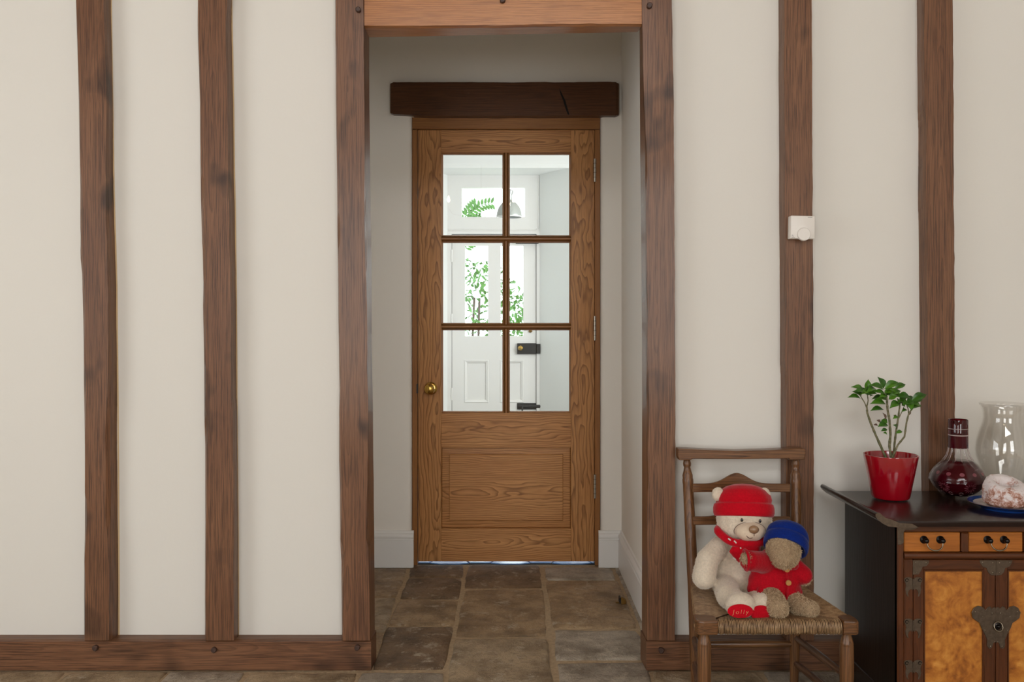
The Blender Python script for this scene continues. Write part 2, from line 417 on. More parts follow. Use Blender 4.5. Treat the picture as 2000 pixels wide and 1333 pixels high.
def make_post(key, seed, back):
    keys = POST[key]; right = key in 'DEF'
    zt = ZC if key != 'C' and key != 'D' else ZC
    n = 170
    V, F = [], []
    for i in range(n + 1):
        z = lerp(ZSILL, zt, i / n)
        y = CY + (H - z) * FPX / YF
        lo, lf, rf, ro = interp(keys, y)
        j1 = 0.0011 * sn(z * 38, seed) + 0.0012 * sn(z * 9, seed + 1)
        j2 = 0.0013 * sn(z * 33, seed + 2) + 0.0016 * max(0, sn(z * 13, seed + 5))
        xl, xr = X(lf, YF) + j1, X(rf, YF) + j2
        w1 = 0.012 + 0.012 * abs(sn(z * 7, seed + 3)); w2 = 0.014 + 0.014 * abs(sn(z * 6, seed + 4))
        yf = YF + 0.0012 * sn(z * 5, seed + 6)
        if not right:
            xlo = X(lo, YF + w1); xlo = min(xlo, xl - 0.0008)
            xrb = X(ro, YP if key != 'C' else back)
            xro = max(xr + 0.001, lerp(xr, xrb, 0.55 + 0.3 * sn(z * 8, seed + 7)))
            row = [(xlo, back), (xlo, yf + w1), (xl, yf), (xr, yf), (xro, yf + w2), (xrb, back)]
        else:
            xlb = X(lo, YP if key != 'D' else back)
            xlo = min(xl - 0.001, lerp(xl, xlb, 0.45 + 0.3 * sn(z * 8, seed + 7)))
            xro = max(X(ro, YF), xr + 0.0008)
            row = [(xlb, back), (xlo, yf + w2), (xl, yf), (xr, yf), (xro, yf + w1 * 0.5), (xro, back)]
        V += [(a, b, z) for a, b in row]
    for i in range(n):
        for k in range(6):
            k2 = (k + 1) % 6
            F.append((i*6+k, i*6+k2, (i+1)*6+k2, (i+1)*6+k))
    F.append((5,4,3,2,1,0)); F.append(tuple(n*6+k for k in range(6)))
    o = obj('oak_post', (V, F), M['post'])
    tag(o, POST_LABEL[key], 'post', 'oak posts of the timber frame')
    return o
posts = {}
for i, k in enumerate('ABCDEF'):
    posts[k] = make_post(k, 3 + i * 11, 3.05 if k in 'CD' else YP + 0.02)
peg(700, 20, posts['C']); peg(1268, 12, posts['D'], s=0.012)

# ---- sill beams
def sill(x0, x1, seed, label, end):
    n = 150; V, F = [], []
    xe = X(735, 3.05) if end == 'R' else X(1251, 3.05)
    for i in range(n + 1):
        x = lerp(x0, x1, i / n)
        d = 0.005 * sn(x * 6, seed) + 0.0016 * sn(x * 30, seed + 1)
        z1 = Z(1253, YF) - max(0, d) - 0.0005
        yb = 3.05
        xb = x
        if end == 'R' and i == n: xb = max(x, xe)
        if end == 'L' and i == 0: xb = min(x, xe)
        wv = 0.012 + 0.01 * abs(sn(x * 5, seed + 2))
        V += [(x, YF - 0.002, 0.0), (x, YF - 0.002 + 0.001 * sn(x * 4, seed + 3), z1), (x, YF + wv, ZSILL), (xb, yb, ZSILL), (xb, yb, 0.0)]
    for i in range(n):
        for k in range(5):
            k2 = (k + 1) % 5
            F.append((i*5+k, i*5+k2, (i+1)*5+k2, (i+1)*5+k))
    F.append((4,3,2,1,0)); F.append(tuple(n*5+k for k in range(5)))
    o = obj('oak_sill', (V, F), M['beam'])
    return tag(o, label, 'beam', 'oak sills along the floor')
sl = sill(-3.55, X(725, YF), 51, 'long oak sill on the floor left of the doorway with three pegs', 'R')
for px, py in ((188,1265), (419,1269), (698,1265)): peg(px, py, sl, YF - 0.002)
sr = sill(X(1262, YF), 2.95, 77, 'oak sill on the floor right of the doorway, behind the chair', 'L')
peg(1291, 1270, sr, YF - 0.002)

# ---- lintel of the doorway
n = 90; V, F = [], []
xa, xb = X(711, YF), X(1254, YF)
for i in range(n + 1):
    x = lerp(xa, xb, i / n); t_ = i / n
    zb = Z(lerp(50.5, 45.5, t_), YF) + 0.0022 * sn(x * 22, 5) - 0.003 * sn(x * 6, 9)
    V += [(x, YF + 0.004, zb), (x, YF + 0.004, 2.42), (x, 3.05, 2.42), (x, 3.05, Z(lerp(73, 62.5, t_), 3.05)), (x, YF + 0.02 , zb - 0.004)]
for i in range(n):
    for k in range(5):
        k2 = (k + 1) % 5
        F.append((i*5+k, i*5+k2, (i+1)*5+k2, (i+1)*5+k))
F.append((4,3,2,1,0)); F.append(tuple(n*5+k for k in range(5)))
lin = tag(obj('oak_beam', (V, F), M['lintel']), 'orange-brown oak beam spanning the top of the doorway', 'beam')
peg(982, 2, lin, YF + 0.004)

# ---- plaster walls of the room
xc, xd = X(690, YF), X(1290, YF)
WT = 0.16
struct('wall_front', join(box(-3.6, xc, YP, YP + 0.045, ZSILL - 0.02, ZC), box(xd, 3.0, YP, YP + 0.045, ZSILL - 0.02, ZC), box(xc, xd, YP, YP + 0.045, 2.40, ZC)), M['plaster'])
# tan bead of caulk where the plaster meets the right side of the posts
# room behind the camera, with its windows and an added gable opening
struct('wall_right', box(3.0, 3.12, -3.2, 3.05, 0, ZC), M['plaster'])
struct('ceiling', box(-3.72, 3.12, -3.32, 3.05, ZC, ZC + 0.1), plain('brown_ceiling', srgb(118,84,54), .7, noise_amt=.2, nscale=4))  # unseen ceiling, made brown to cut the bounce light on the front wall
def wall_y(name, y0, y1, x0, x1, hole, mat):      # wall across X with a window hole (xa, xb, za, zb)
    a, b, c, d = hole
    return struct(name, join(box(x0, a, y0, y1, 0, ZC), box(b, x1, y0, y1, 0, ZC), box(a, b, y0, y1, 0, c), box(a, b, y0, y1, d, ZC)), mat)
def wall_x(name, x0, x1, y0, y1, hole, mat, zc=ZC):
    a, b, c, d = hole
    return struct(name, join(box(x0, x1, y0, a, 0, zc), box(x0, x1, b, y1, 0, zc), box(x0, x1, a, b, 0, c), box(x0, x1, a, b, d, zc)), mat)
wbx = [box(a, b, -3.32, -3.2, c, d) for a, b, c, d in ((-3.6,-2.4,0,2.72), (-.92,.88,.46,2.72), (2.32,3.0,0,2.72), (-2.4,2.32,0,.46), (-3.6,3.0,2.72,3.5), (-3.6,-1.5,3.5,ZC), (1.5,3.0,3.5,ZC), (-1.5,1.5,4.42,ZC))]
struct('wall_back', join(*wbx), M['plaster'])
wall_x('wall_left', -3.72, -3.6, -3.2, 3.05, (-0.85, 1.45, 0.62, 2.4), M['plaster'])
for nm_, xw0, xw1 in (('window_1', -2.4, -0.92), ('window_2', .88, 2.32)):
    wf = []
    for i in range(4): xq = lerp(xw0, xw1 - .06, i/3); wf.append(box(xq, xq + .06, -3.26, -3.2, 0.46, 2.72))
    for z in (0.46, 1.2, 1.94, 2.67): wf.append(box(xw0, xw1, -3.255, -3.205, z, z + 0.05))
    struct(nm_, join(*wf), M['gloss_white'])
wf = [box(lerp(-1.5, 1.45, i/4), lerp(-1.5, 1.45, i/4) + .05, -3.26, -3.2, 3.5, 4.42) for i in range(5)] + [box(-1.5, 1.5, -3.255, -3.205, z, z + .05) for z in (3.5, 4.37)]
struct('added_gable_frame', join(*wf), M['gloss_white'])  # invented gable glazing round the added light, out of view
wf = []
for i in range(4): wf.append(box(-3.66, -3.6, -0.85 + i*0.747, -0.85 + i*0.747 + 0.06, 0.62, 2.4))
for z in (0.62, 1.2, 1.78, 2.35): wf.append(box(-3.655, -3.605, -0.85, 1.45, z, z + 0.05))
struct('window_5', join(*wf), M['gloss_white'])

# ---- floor with flagstones
flo = struct('floor', box(-3.72, 3.12, -3.32, 4.25, -0.12, -0.005), M['mortar'])
def flag(x0, x1, y0, y1, col, g=0.007, jit=0.006):
    pts = []
    cs = [(x0+g, y0+g), (x1-g, y0+g), (x1-g, y1-g), (x0+g, y1-g)]
    cs = [(x + R.uniform(-jit, jit), y + R.uniform(-jit, jit)) for x, y in cs]
    for i in range(4):
        a, b = cs[i], cs[(i+1) % 4]
        L = math.hypot(b[0]-a[0], b[1]-a[1]); nn = max(4, int(L / 0.05))
        for k in range(nn):
            t_ = k / nn
            q = 0.0 if k else 0.005
            x, y = lerp(a[0], b[0], t_), lerp(a[1], b[1], t_)
            cxm, cym = (x0+x1)/2, (y0+y1)/2
            d = math.hypot(x-cxm, y-cym) or 1
            e = R.uniform(-0.004, 0.004) - q
            pts.append((x + (x-cxm)/d*e, y + (y-cym)/d*e))
    m = len(pts); cxm = sum(p[0] for p in pts)/m; cym = sum(p[1] for p in pts)/m
    tx, ty, dz = R.uniform(-.004,.004), R.uniform(-.004,.004), R.uniform(-0.001, 0.0015)
    V = []
    for s, z in ((1.0, -0.03), (1.0, -0.004)):
        V += [(p[0], p[1], z) for p in pts]
    for ins, z in ((0.007, 0.0), (0.02, 0.0012)):
        for p in pts:
            d = math.hypot(p[0]-cxm, p[1]-cym); f_ = max(0, d-ins)/d
            x, y = cxm+(p[0]-cxm)*f_, cym+(p[1]-cym)*f_
            V.append((x, y, z + dz + tx*(x-cxm) + ty*(y-cym) + R.uniform(-.0006,.0006)))
    V.append((cxm, cym, 0.001 + dz))
    F = []
    for r_ in range(3):
        for k in range(m):
            k2 = (k+1) % m
            F.append((r_*m+k, r_*m+k2, (r_+1)*m+k2, (r_+1)*m+k))
    for k in range(m): F.append((3*m+k, 3*m+(k+1) % m, 4*m))
    o = obj('flagstone', (V, F), M['stone'], flo, smooth=50)
    j = R.uniform(.93, 1.07)
    o.color = tuple(q * j for q in col[:3]) + (1,)
TAN, GREY, DARK, MID = srgb(196,172,138), srgb(194,180,160), srgb(140,113,84), srgb(188,158,120)
# threshold and alcove columns (x bounds, y breaks, colours)
flag(-0.79, -0.482, 3.74, 4.19, MID); flag(-0.79, -0.478, 3.30, 3.74, TAN); flag(-0.79, -0.474, 2.945, 3.30, MID)
for a, b, c in ((4.025,4.245,DARK), (3.705,4.02,DARK), (3.385,3.70,MID), (2.95,3.38,DARK)): flag(-0.482, -0.218, a, b, c)
for a, b, c in ((3.865,4.245,DARK), (3.265,3.855,MID), (2.50,3.25,TAN)): flag(-0.212, 0.147, a, b, c)
for a, b, c in ((3.985,4.19,GREY), (3.352,3.975,MID), (3.04,3.345,GREY)): flag(0.157, 0.494, a, b, c)
flag(0.157, 0.47, 2.52, 3.025, GREY)
y = 4.19
for dy in (0.13, 0.2, 0.16, 0.25, 0.2): flag(0.50, 0.535, y - dy, y, GREY, 0.003, 0.002); y -= dy
# front of the oak frame
xs = [-2.6, -2.15, -1.8, -1.492, -1.154, -0.885, -0.5045, -0.212]
for i in range(len(xs)-1):
    y1 = 2.945 if i < 6 else 2.945
    for dy in (0.5 + 0.12*R.random(), 0.55, 0.6, 0.5):
        if xs[i] < -0.5 or True:
            flag(xs[i], xs[i+1], max(0.6, y1-dy), y1, R.choice([TAN, GREY, TAN])); y1 -= dy
            if y1 < 0.75: break
for x0, x1, ys in ((-0.212, 0.147, (2.50,1.9,1.35,0.7)), (0.147, 0.47, (2.52,2.0,1.3,0.7)), (0.47, 0.84, (2.945,2.35,1.75,1.2,0.7)), (0.84, 1.12, (2.945,2.5,1.8,1.3,0.7)), (1.12, 1.6, (2.945,2.4,1.9,1.2,0.7)), (1.6, 2.05, (2.945,2.3,1.7,1.1,0.7)), (2.05, 2.5, (2.945,2.4,1.8,1.2,0.7))):
    for a, b in zip(ys, ys[1:]): flag(x0, x1, b, a, R.choice([GREY, TAN, GREY]))

# ---- alcove behind the frame
YB = 4.20
XR, XL = 0.536, -0.80
ZAL = 2.75
ox0, ox1, oz = X(803.5, YB), X(1173.5, YB), Z(228, YB)
WB = 4.33
struct('wall_alcove_left', box(XL - 0.1, XL, 3.05, WB, 0, ZAL), M['alcove'])
struct('wall_alcove_right', box(XR, XR + 0.1, 3.05, WB, 0, ZAL), M['alcove'])
struct('ceiling_alcove', box(XL - 0.1, XR + 0.1, 3.05, WB, ZAL, ZAL + 0.08), M['ceiling'])
def pier(x0, x1, round_at):      # wall piece whose reveal edge is rounded off
    r = 0.022; pts = []
    if round_at == 'R':
        pts = [(x0, YB), (x1 - r, YB)] + [(x1 - r + r*math.sin(a*PI/12), YB + r - r*math.cos(a*PI/12)) for a in range(1, 7)] + [(x1, WB), (x0, WB)]
    else:
        pts = [(x1, YB), (x0 + r, YB)] + [(x0 + r - r*math.sin(a*PI/12), YB + r - r*math.cos(a*PI/12)) for a in range(1, 7)] + [(x0, WB), (x1, WB)]
    m = len(pts)
    V = [(a, b, 0) for a, b in pts] + [(a, b, oz) for a, b in pts]
    return V, [tuple(range(m)), tuple(range(2*m-1, m-1, -1))] + [(i, (i+1) % m, m+(i+1) % m, m+i) for i in range(m)]
struct('wall_alcove_back', join(pier(XL, ox0, 'R'), pier(ox1, XR, 'L'), box(XL, XR, YB, WB, oz, ZAL)), M['alcove'], smooth=35)
# skirting boards with a moulded top
def skirt_prof(): return [(0.0, 0.0), (0.018, 0.0), (0.018, 0.132), (0.012, 0.135), (0.012, 0.139), (0.018, 0.143), (0.019, 0.152), (0.015, 0.160), (0.008, 0.164), (0.006, 0.173), (0.0, 0.176)]
def skirt(name, p, q, nrm, lathe_ends=None):
    p, q, nrm = Vector(p), Vector(q), Vector(nrm)
    pr = skirt_prof(); m = len(pr)
    V = [p + nrm*d + Vector((0,0,z)) for d, z in pr] + [q + nrm*d + Vector((0,0,z)) for d, z in pr]
    F = [tuple(range(m)), tuple(range(2*m-1, m-1, -1))] + [(i, (i+1) % m, m+(i+1) % m, m+i) for i in range(m)]
    return struct(name, (V, F), M['gloss_white'], smooth=40)
skirt('baseboard_alcove_back_left', (XL, YB, 0), (ox0 + 0.012, YB, 0), (0, -1, 0))
skirt('baseboard_alcove_back_right', (ox1 - 0.012, YB, 0), (XR, YB, 0), (0, -1, 0))
skirt('baseboard_alcove_right', (XR, 3.06, 0), (XR, YB, 0), (-1, 0, 0))
skirt('baseboard_alcove_left', (XL, 3.06, 0), (XL, YB, 0), (1, 0, 0))

# ---- dark lintel above the oak door
n = 70; V, F = [], []
YL = 4.165
xa, xb = X(762, YL), X(1209, YL)
for i in range(n + 1):
    x = lerp(xa, xb, i / n); e = 0.006 if i in (0, n) else 0
    zt = Z(160.5, YL) + 0.0025 * sn(x * 9, 21) + 0.0012 * sn(x * 30, 22) - e
    zb = Z(lerp(222.5, 226, min(1, i / 12)), YL) + 0.0025 * sn(x * 7, 23) + e
    V += [(x, YL + e, zb), (x, YL + e, zt), (x, YB + 0.05, zt + 0.003), (x, YB + 0.05, zb)]
for i in range(n):
    for k in range(4):
        k2 = (k + 1) % 4
        F.append((i*4+k, i*4+k2, (i+1)*4+k2, (i+1)*4+k))
F.append((3,2,1,0)); F.append(tuple(n*4+k for k in range(4)))
dl = tag(obj('door_lintel', (V, F), M['dark_lintel']), 'dark polished oak lintel set in the plaster above the glazed door', 'lintel')
ck = [(1092,172), (1098,184), (1104,196), (1108,210), (1112,224), (1109,224), (1104,211), (1100,197), (1095,185)]
obj('crack', prism([(X(a, YL), Z(b, YL)) for a, b in ck], YL - 0.0015, YL + 0.004), M['gap'], dl)

# ---- oak door with six panes
D = empty('door_1', (X(988, 4.23), 4.25, 0.0)); tag(D, kind='structure')
YFR, YLF = 4.218, 4.236       # faces of frame and leaf
def dx(px): return X(px, YLF)
def dz(py): return Z(py, YLF)
obj('frame_jamb', box(X(805, YFR), X(815, YFR), YFR, 4.31, 0, Z(253, YFR)), M['frame_z'], D, bevel=0.002)
obj('frame_jamb', box(X(1162, YFR), X(1172, YFR), YFR, 4.31, 0, Z(253, YFR)), M['frame_z'], D, bevel=0.002)
obj('frame_head', box(X(805, YFR), X(1172, YFR), YFR, 4.31, Z(252, YFR), Z(228.5, YFR)), M['frame_x'], D, bevel=0.002)
zb_ = dz(1097.5)
obj('stile', box(dx(816.5), dx(862), YLF, YLF + 0.042, zb_, dz(254)), M['door_z'], D, bevel=0.0015)
obj('stile', box(dx(1115), dx(1161), YLF, YLF + 0.042, zb_, dz(254)), M['door_z'], D, bevel=0.0015)
obj('top_rail', box(dx(862), dx(1115), YLF, YLF + 0.042, dz(298), dz(254)), M['door_x'], D, bevel=0.001)
obj('middle_rail', box(dx(862), dx(1115), YLF, YLF + 0.042, dz(875), dz(807.5)), M['door_x'], D, bevel=0.001)
obj('bottom_rail', box(dx(862), dx(1115), YLF, YLF + 0.042, zb_, dz(1033)), M['door_x'], D, bevel=0.001)
# fielded panel
px0, px1, pz0, pz1 = dx(862), dx(1115), dz(1033), dz(875)
fx0, fx1, fz0, fz1 = dx(877.5), dx(1099.7), dz(1018), dz(888)
def ringv(x0, x1, z0, z1, y): return [(x0,y,z0),(x1,y,z0),(x1,y,z1),(x0,y,z1)]
V = ringv(px0, px1, pz0, pz1, YLF + 0.02) + ringv(px0+.004, px1-.004, pz0+.004, pz1-.004, YLF + 0.016) + ringv(fx0, fx1, fz0, fz1, YLF + 0.0145) + ringv(fx0, fx1, fz0, fz1, YLF + 0.004) + ringv(fx0+.003, fx1-.003, fz0+.003, fz1-.003, YLF + 0.002)
F = [(4*r_+k, 4*r_+(k+1) % 4, 4*r_+4+(k+1) % 4, 4*r_+4+k) for r_ in range(4) for k in range(4)] + [(16,17,18,19)]
obj('panel', (V, F), M['door_x'], D)
obj('panel_backing', box(px0, px1, YLF + 0.021, YLF + 0.03, pz0, pz1), M['door_x'], D)
# glazing bars, moulded
def bar(x0, x1, z0, z1, vert, mat):
    if vert:
        w_ = (x1 - x0)
        pr = [(0, .042), (0, .014), (.22, .006), (.36, .001), (.64, .001), (.78, .006), (1, .014), (1, .042)]
        V = [(x0 + a*w_, YLF + b, z0) for a, b in pr] + [(x0 + a*w_, YLF + b, z1) for a, b in pr]
    else:
        w_ = (z1 - z0)
        pr = [(0, .042), (0, .014), (.22, .006), (.36, .001), (.64, .001), (.78, .006), (1, .014), (1, .042)]
        V = [(x0, YLF + b, z0 + a*w_) for a, b in pr] + [(x1, YLF + b, z0 + a*w_) for a, b in pr]
    m = 8
    F = [tuple(range(m)), tuple(range(2*m-1, m-1, -1))] + [(i, (i+1) % m, m+(i+1) % m, m+i) for i in range(m)]
    obj('glazing_bar', (V, F), mat, D)
gz = [(298, 462), (471, 634), (643, 807.5)]
for a, b in gz: bar(dx(984), dx(993), dz(b), dz(a), True, M['frame_z'])
for a, b in ((462, 471), (634, 643)): bar(dx(862), dx(1115), dz(b), dz(a), False, M['frame_x'])
for a, b in gz:
    for c, d in ((862, 984), (993, 1115)):
        x0, x1, z0, z1 = dx(c), dx(d), dz(b), dz(a)
        e = 0.007
        V = ringv(x0, x1, z0, z1, YLF + 0.004) + ringv(x0+e, x1-e, z0+e, z1-e, YLF + 0.014) + ringv(x0+e, x1-e, z0+e, z1-e, YLF + 0.034) + ringv(x0, x1, z0, z1, YLF + 0.04)
        F = [(4*r_+k, 4*r_+(k+1) % 4, 4*r_+4+(k+1) % 4, 4*r_+4+k) for r_ in range(3) for k in range(4)]
        obj('bead', (V, F), M['frame_z'], D)
        obj('pane', box(x0+e-.001, x1-e+.001, YLF + 0.022, YLF + 0.026, z0+e-.001, z1-e+.001), M['pane'], D)
def axis_lathe_y(c, prof, seg=28):      # lathe about the Y axis through c; prof = [(radius, dy)]
    v, f = lathe((0, 0), prof, seg)
    return [(c[0] + p[0], c[1] + p[2], c[2] + p[1]) for p in v], f
k = P(840, 759, YLF)
kn = obj('door_knob', axis_lathe_y((k.x + .002, YLF, k.z), [(.010,0),(.010,-.022),(.014,-.028),(.0235,-.036),(.0265,-.046),(.024,-.055),(.016,-.061),(.0,-.063)]), M['brass'], D, smooth=50, label='polished brass door knob')
obj('rosette', axis_lathe_y((k.x + .004, YLF, k.z), [(.031,.001),(.031,-.003),(.027,-.007),(.019,-.009),(.012,-.009),(.0,-.009)]), M['brass'], kn, smooth=40)
kl = obj('keep', box(X(813.5, YFR), X(816.3, YFR), YFR - .002, YFR + .02, dz(768), dz(750)), M['black'], D)
for a, b in ((312, 357), (618, 665), (926, 972)):
    hx = X(1161.6, YFR)
    hg = obj('hinge', tube([(hx, YFR - .004, dz(b)), (hx, YFR - .004, dz(a))], 0.0065, 10), M['steel'], D, smooth=40)
    for q in (0.2, 0.4, 0.6, 0.8):
        zz = lerp(dz(b), dz(a), q)
        obj('knuckle_ring', tube([(hx, YFR - .004, zz - .0008), (hx, YFR - .004, zz + .0008)], 0.0069, 10), M['gap'], hg)

# ================================================================== HALL BEYOND THE DOOR
HX0, HX1, HY1, HZ = -1.75, 1.78, 8.53, 2.84
flh = struct('floor_hall', box(HX0, HX1, 4.252, 9.05, -0.12, -0.004), M['gap'])
tile_m = plain('sky_tinted_tile', srgb(120,160,216), 0.12, noise_amt=0.06, nscale=30)  # blue of the reflected sky put into the tile colour
hexm = None
def hex_tile(cx_, cy_, r):
    pts = [(cx_ + r*math.cos(PI/3*k_), cy_ + r*math.sin(PI/3*k_)) for k_ in range(6)]
    cl2_ = lambda q: max(q, 4.2535)
    V = [(a, cl2_(b), -0.006) for a, b in pts] + [(a, cl2_(b), -0.0005) for a, b in pts] + [(cx_+(a-cx_)*.975, cl2_(cy_+(b-cy_)*.975), 0.0005) for a, b in pts]
    F = [(i, (i+1) % 6, 6+(i+1) % 6, 6+i) for i in range(6)] + [(6+i, 6+(i+1) % 6, 12+(i+1) % 6, 12+i) for i in range(6)] + [tuple(range(12, 18))]
    return V, F
r = 0.10
for c_ in range(-10, 11):
    for rw in range(0, 14):
        x, y = c_ * r * 1.5, 4.27 + rw * r * math.sqrt(3) + (c_ % 2) * r * math.sqrt(3) / 2
        if HX0 + .14 < x < HX1 - .14 and y < 8.3: obj('floor_tile', hex_tile(x, y, r - 0.004), tile_m, flh)
struct('floor_hall_end', box(HX0, HX1, 6.68, 9.05, -.003, .0005), plain('grey_hall_tile', srgb(132,128,120), .3, noise_amt=.2, nscale=12))  # far floor slab, made grey so no blue light bounces into the hall
struct('wall_hall_left', box(HX0 - 0.1, HX0, WB, 9.1, 0, HZ), M['white'])
wall_x('wall_hall_right', HX1, HX1 + 0.1, WB, 9.1, (5.8, 7.4, 0.75, 2.45), M['white'], HZ)
wf = [box(HX1 + .02, HX1 + .07, 5.8 + i*.775, 5.85 + i*.775, .75, 2.45) for i in range(3)] + [box(HX1 + .02, HX1 + .07, 5.8, 7.4, z, z + .05) for z in (.75, 1.3, 1.85, 2.4)]
struct('window_3', join(*wf), M['gloss_white'])
struct('ceiling_hall', box(HX0 - 0.1, HX1 + 0.1, WB - .0, 9.1, HZ, HZ + 0.08), M['ceiling'])
struct('wall_hall_near', join(box(HX0, XL - .1, WB - .1, WB, 0, HZ), box(XR + .1, HX1, WB - .1, WB, 0, HZ), box(XL - .1, XR + .1, WB - .05, WB, ZAL + .08, HZ)), M['white'])
# end wall with a splayed recess for the front door
YE = 8.95; m_ = YE / FPX
def ex(px): return X(px, YE)
def ez(py): return Z(py, YE)
rx0, rx1, rz = ex(874), ex(1054), 2.695
sx0, sx1 = rx0 - 0.28, 0.585
def splay(x0, x1, y0, y1, xo):
    V = [(x0,y0,0),(x1,y1,0),(xo,y1,0),(xo,y0,0),(x0,y0,rz),(x1,y1,rz),(xo,y1,rz),(xo,y0,rz)]
    return V, [(0,3,2,1),(4,5,6,7),(0,1,5,4),(1,2,6,5),(2,3,7,6),(3,0,4,7)]
struct('wall_hall_end', join(splay(sx0, rx0, HY1, YE - .012, HX0), splay(sx1, rx1, HY1, YE - .012, HX1), box(HX0, rx0, YE - .012, YE + .1, 0, rz), box(rx1, HX1, YE - .012, YE + .1, 0, rz), box(HX0, HX1, HY1, YE + .1, rz, HZ)), M['white'])
# frame and fanlight
W4 = empty('window_4', (ex(963), YE, ez(440))); tag(W4, kind='structure')
fl = (ex(902), ex(1025), ez(424), ez(367))
tx0, tx1, tz0, tz1 = rx0, rx1, ez(453), rz
obj('frame', join(box(tx0, fl[0], YE, YE + .06, tz0, tz1), box(fl[1], tx1, YE, YE + .06, tz0, tz1), box(fl[0], fl[1], YE, YE + .06, tz0, fl[2]), box(fl[0], fl[1], YE, YE + .06, fl[3], tz1)), M['gloss_white'], W4)
# raised moulding with a rounded corner
rr = 0.04; a0, a1, b0, b1 = ex(872), ex(1052), ez(449), rz - 0.01
arc = [(a1 - rr + rr*math.cos(q), b0 + rr + rr*math.sin(q)) for q in [i*-PI/12 for i in range(7)]]
obj('moulding', tube([(a1, YE - .003, b1)] + [(p, YE - .003, q) for p, q in arc] + [(a0 + .02, YE - .003, b0)], 0.006, 6), M['gloss_white'], W4)
obj('pane', box(fl[0], fl[1], YE + .03, YE + .035, fl[2], fl[3]), M['pane'], W4)
# front door
D2 = empty('door_2', (ex(963), YE, 0)); tag(D2, kind='structure')
dl_, dr_, dt = ex(883), ex(1047), ez(457.5)
obj('frame_jamb', box(rx0, dl_ - .004, YE - .01, YE + .07, 0, tz0), M['gloss_white'], D2)
obj('frame_jamb', box(dr_ + .004, rx1, YE - .01, YE + .07, 0, tz0), M['gloss_white'], D2)
for g0, g1, g2, g3 in ((dl_ - .0045, dl_ + .0005, 0, dt), (dr_ - .0005, dr_ + .0045, 0, dt), (dl_, dr_, dt - .007, dt + .001)): obj('gap_line', box(g0, g1, YE + .02, YE + .03, g2, g3), M['gap'], D2)
obj('frame_head', box(dl_ - .004, dr_ + .004, YE - .01, YE + .07, dt, tz0), M['gloss_white'], D2)
wl, wr = (ex(908), ex(953)), (ex(978), ex(1022))
wz0, wz1 = ez(657), ez(480)
pz0_, pz1_ = ez(786), ez(705)
YD2 = YE + .012
# leaf as stiles, rails and muntin
D2p = lambda nm, x0, x1, z0, z1: obj(nm, box(x0, x1, YD2, YD2 + .04, z0, z1), M['gloss_white'], D2)
D2p('stile', dl_, wl[0], .01, dt - .006); D2p('stile', wr[1], dr_, .01, dt - .006)
D2p('top_rail', wl[0], wr[1], wz1, dt - .006)
D2p('lock_rail', wl[0], wr[1], pz1_, wz0)
D2p('bottom_rail', wl[0], wr[1], .01, pz0_)
D2p('muntin', wl[1], wr[0], wz0, wz1); D2p('muntin', wl[1], wr[0], pz0_, pz1_)
for x0, x1 in (wl, wr):
    obj('pane', box(x0, x1, YD2 + .02, YD2 + .025, wz0, wz1), M['pane'], D2)
    V = ringv(x0, x1, pz0_, pz1_, YD2 - .006) + ringv(x0+.02, x1-.02, pz0_+.02, pz1_-.02, YD2 + .002) + ringv(x0+.024, x1-.024, pz0_+.024, pz1_-.024, YD2 + .014) + ringv(x0+.05, x1-.05, pz0_+.05, pz1_-.05, YD2 + .014)
    V = ringv(x0-.012, x1+.012, pz0_-.012, pz1_+.012, YD2 + .002) + V
    F = [(4*q+k_, 4*q+(k_+1) % 4, 4*q+4+(k_+1) % 4, 4*q+4+k_) for q in range(4) for k_ in range(4)] + [(16,17,18,19)]
    obj('panel', (V, F), M['gloss_white'], D2)
lk = obj('rim_lock', box(ex(1010), ex(1048), YD2 - .03, YD2, ez(692), ez(671)), M['black'], D2, bevel=.004)
obj('lock_keep', box(ex(1048), ex(1055), YE - .035, YE - .005, ez(691), ez(672)), M['black'], D2, bevel=.003)
kk = (ex(1016.5), YD2 - .03, ez(680))
obj('brass_knob', axis_lathe_y(kk, [(.014,0),(.012,-.01),(.024,-.02),(.028,-.032),(.022,-.045),(0,-.05)], 16), M['brass'], lk, smooth=50)
bt = obj('bolt', tube([(ex(1012), YD2 - .018, ez(794)), (ex(1057), YD2 - .018, ez(794))], 0.018, 10), M['black'], D2, smooth=40)
obj('bolt_plate', box(ex(1010), ex(1050), YD2 - .008, YD2, ez(800.5), ez(788)), M['black'], bt)
obj('bolt_handle', tube([(ex(1020), YD2 - .03, ez(794)), (ex(1020), YD2 - .05, ez(802))], 0.008, 8), M['black'], bt)
obj('door_closer', box(ex(1007), ex(1052), YE - .05, YE - .011, ez(477), ez(473)), M['black'], D2, bevel=.004)
obj('latch', ell((ex(1036), YD2 - .01, ez(647.5)), (.02, .012, .014)), M['old_brass'], D2, smooth=60)
for py in (500, 625, 770):
    obj('hinge', tube([(dl_ - .002, YE - .012, ez(py + 12)), (dl_ - .002, YE - .012, ez(py - 12))], .008, 8), M['gloss_white'], D2, smooth=40)
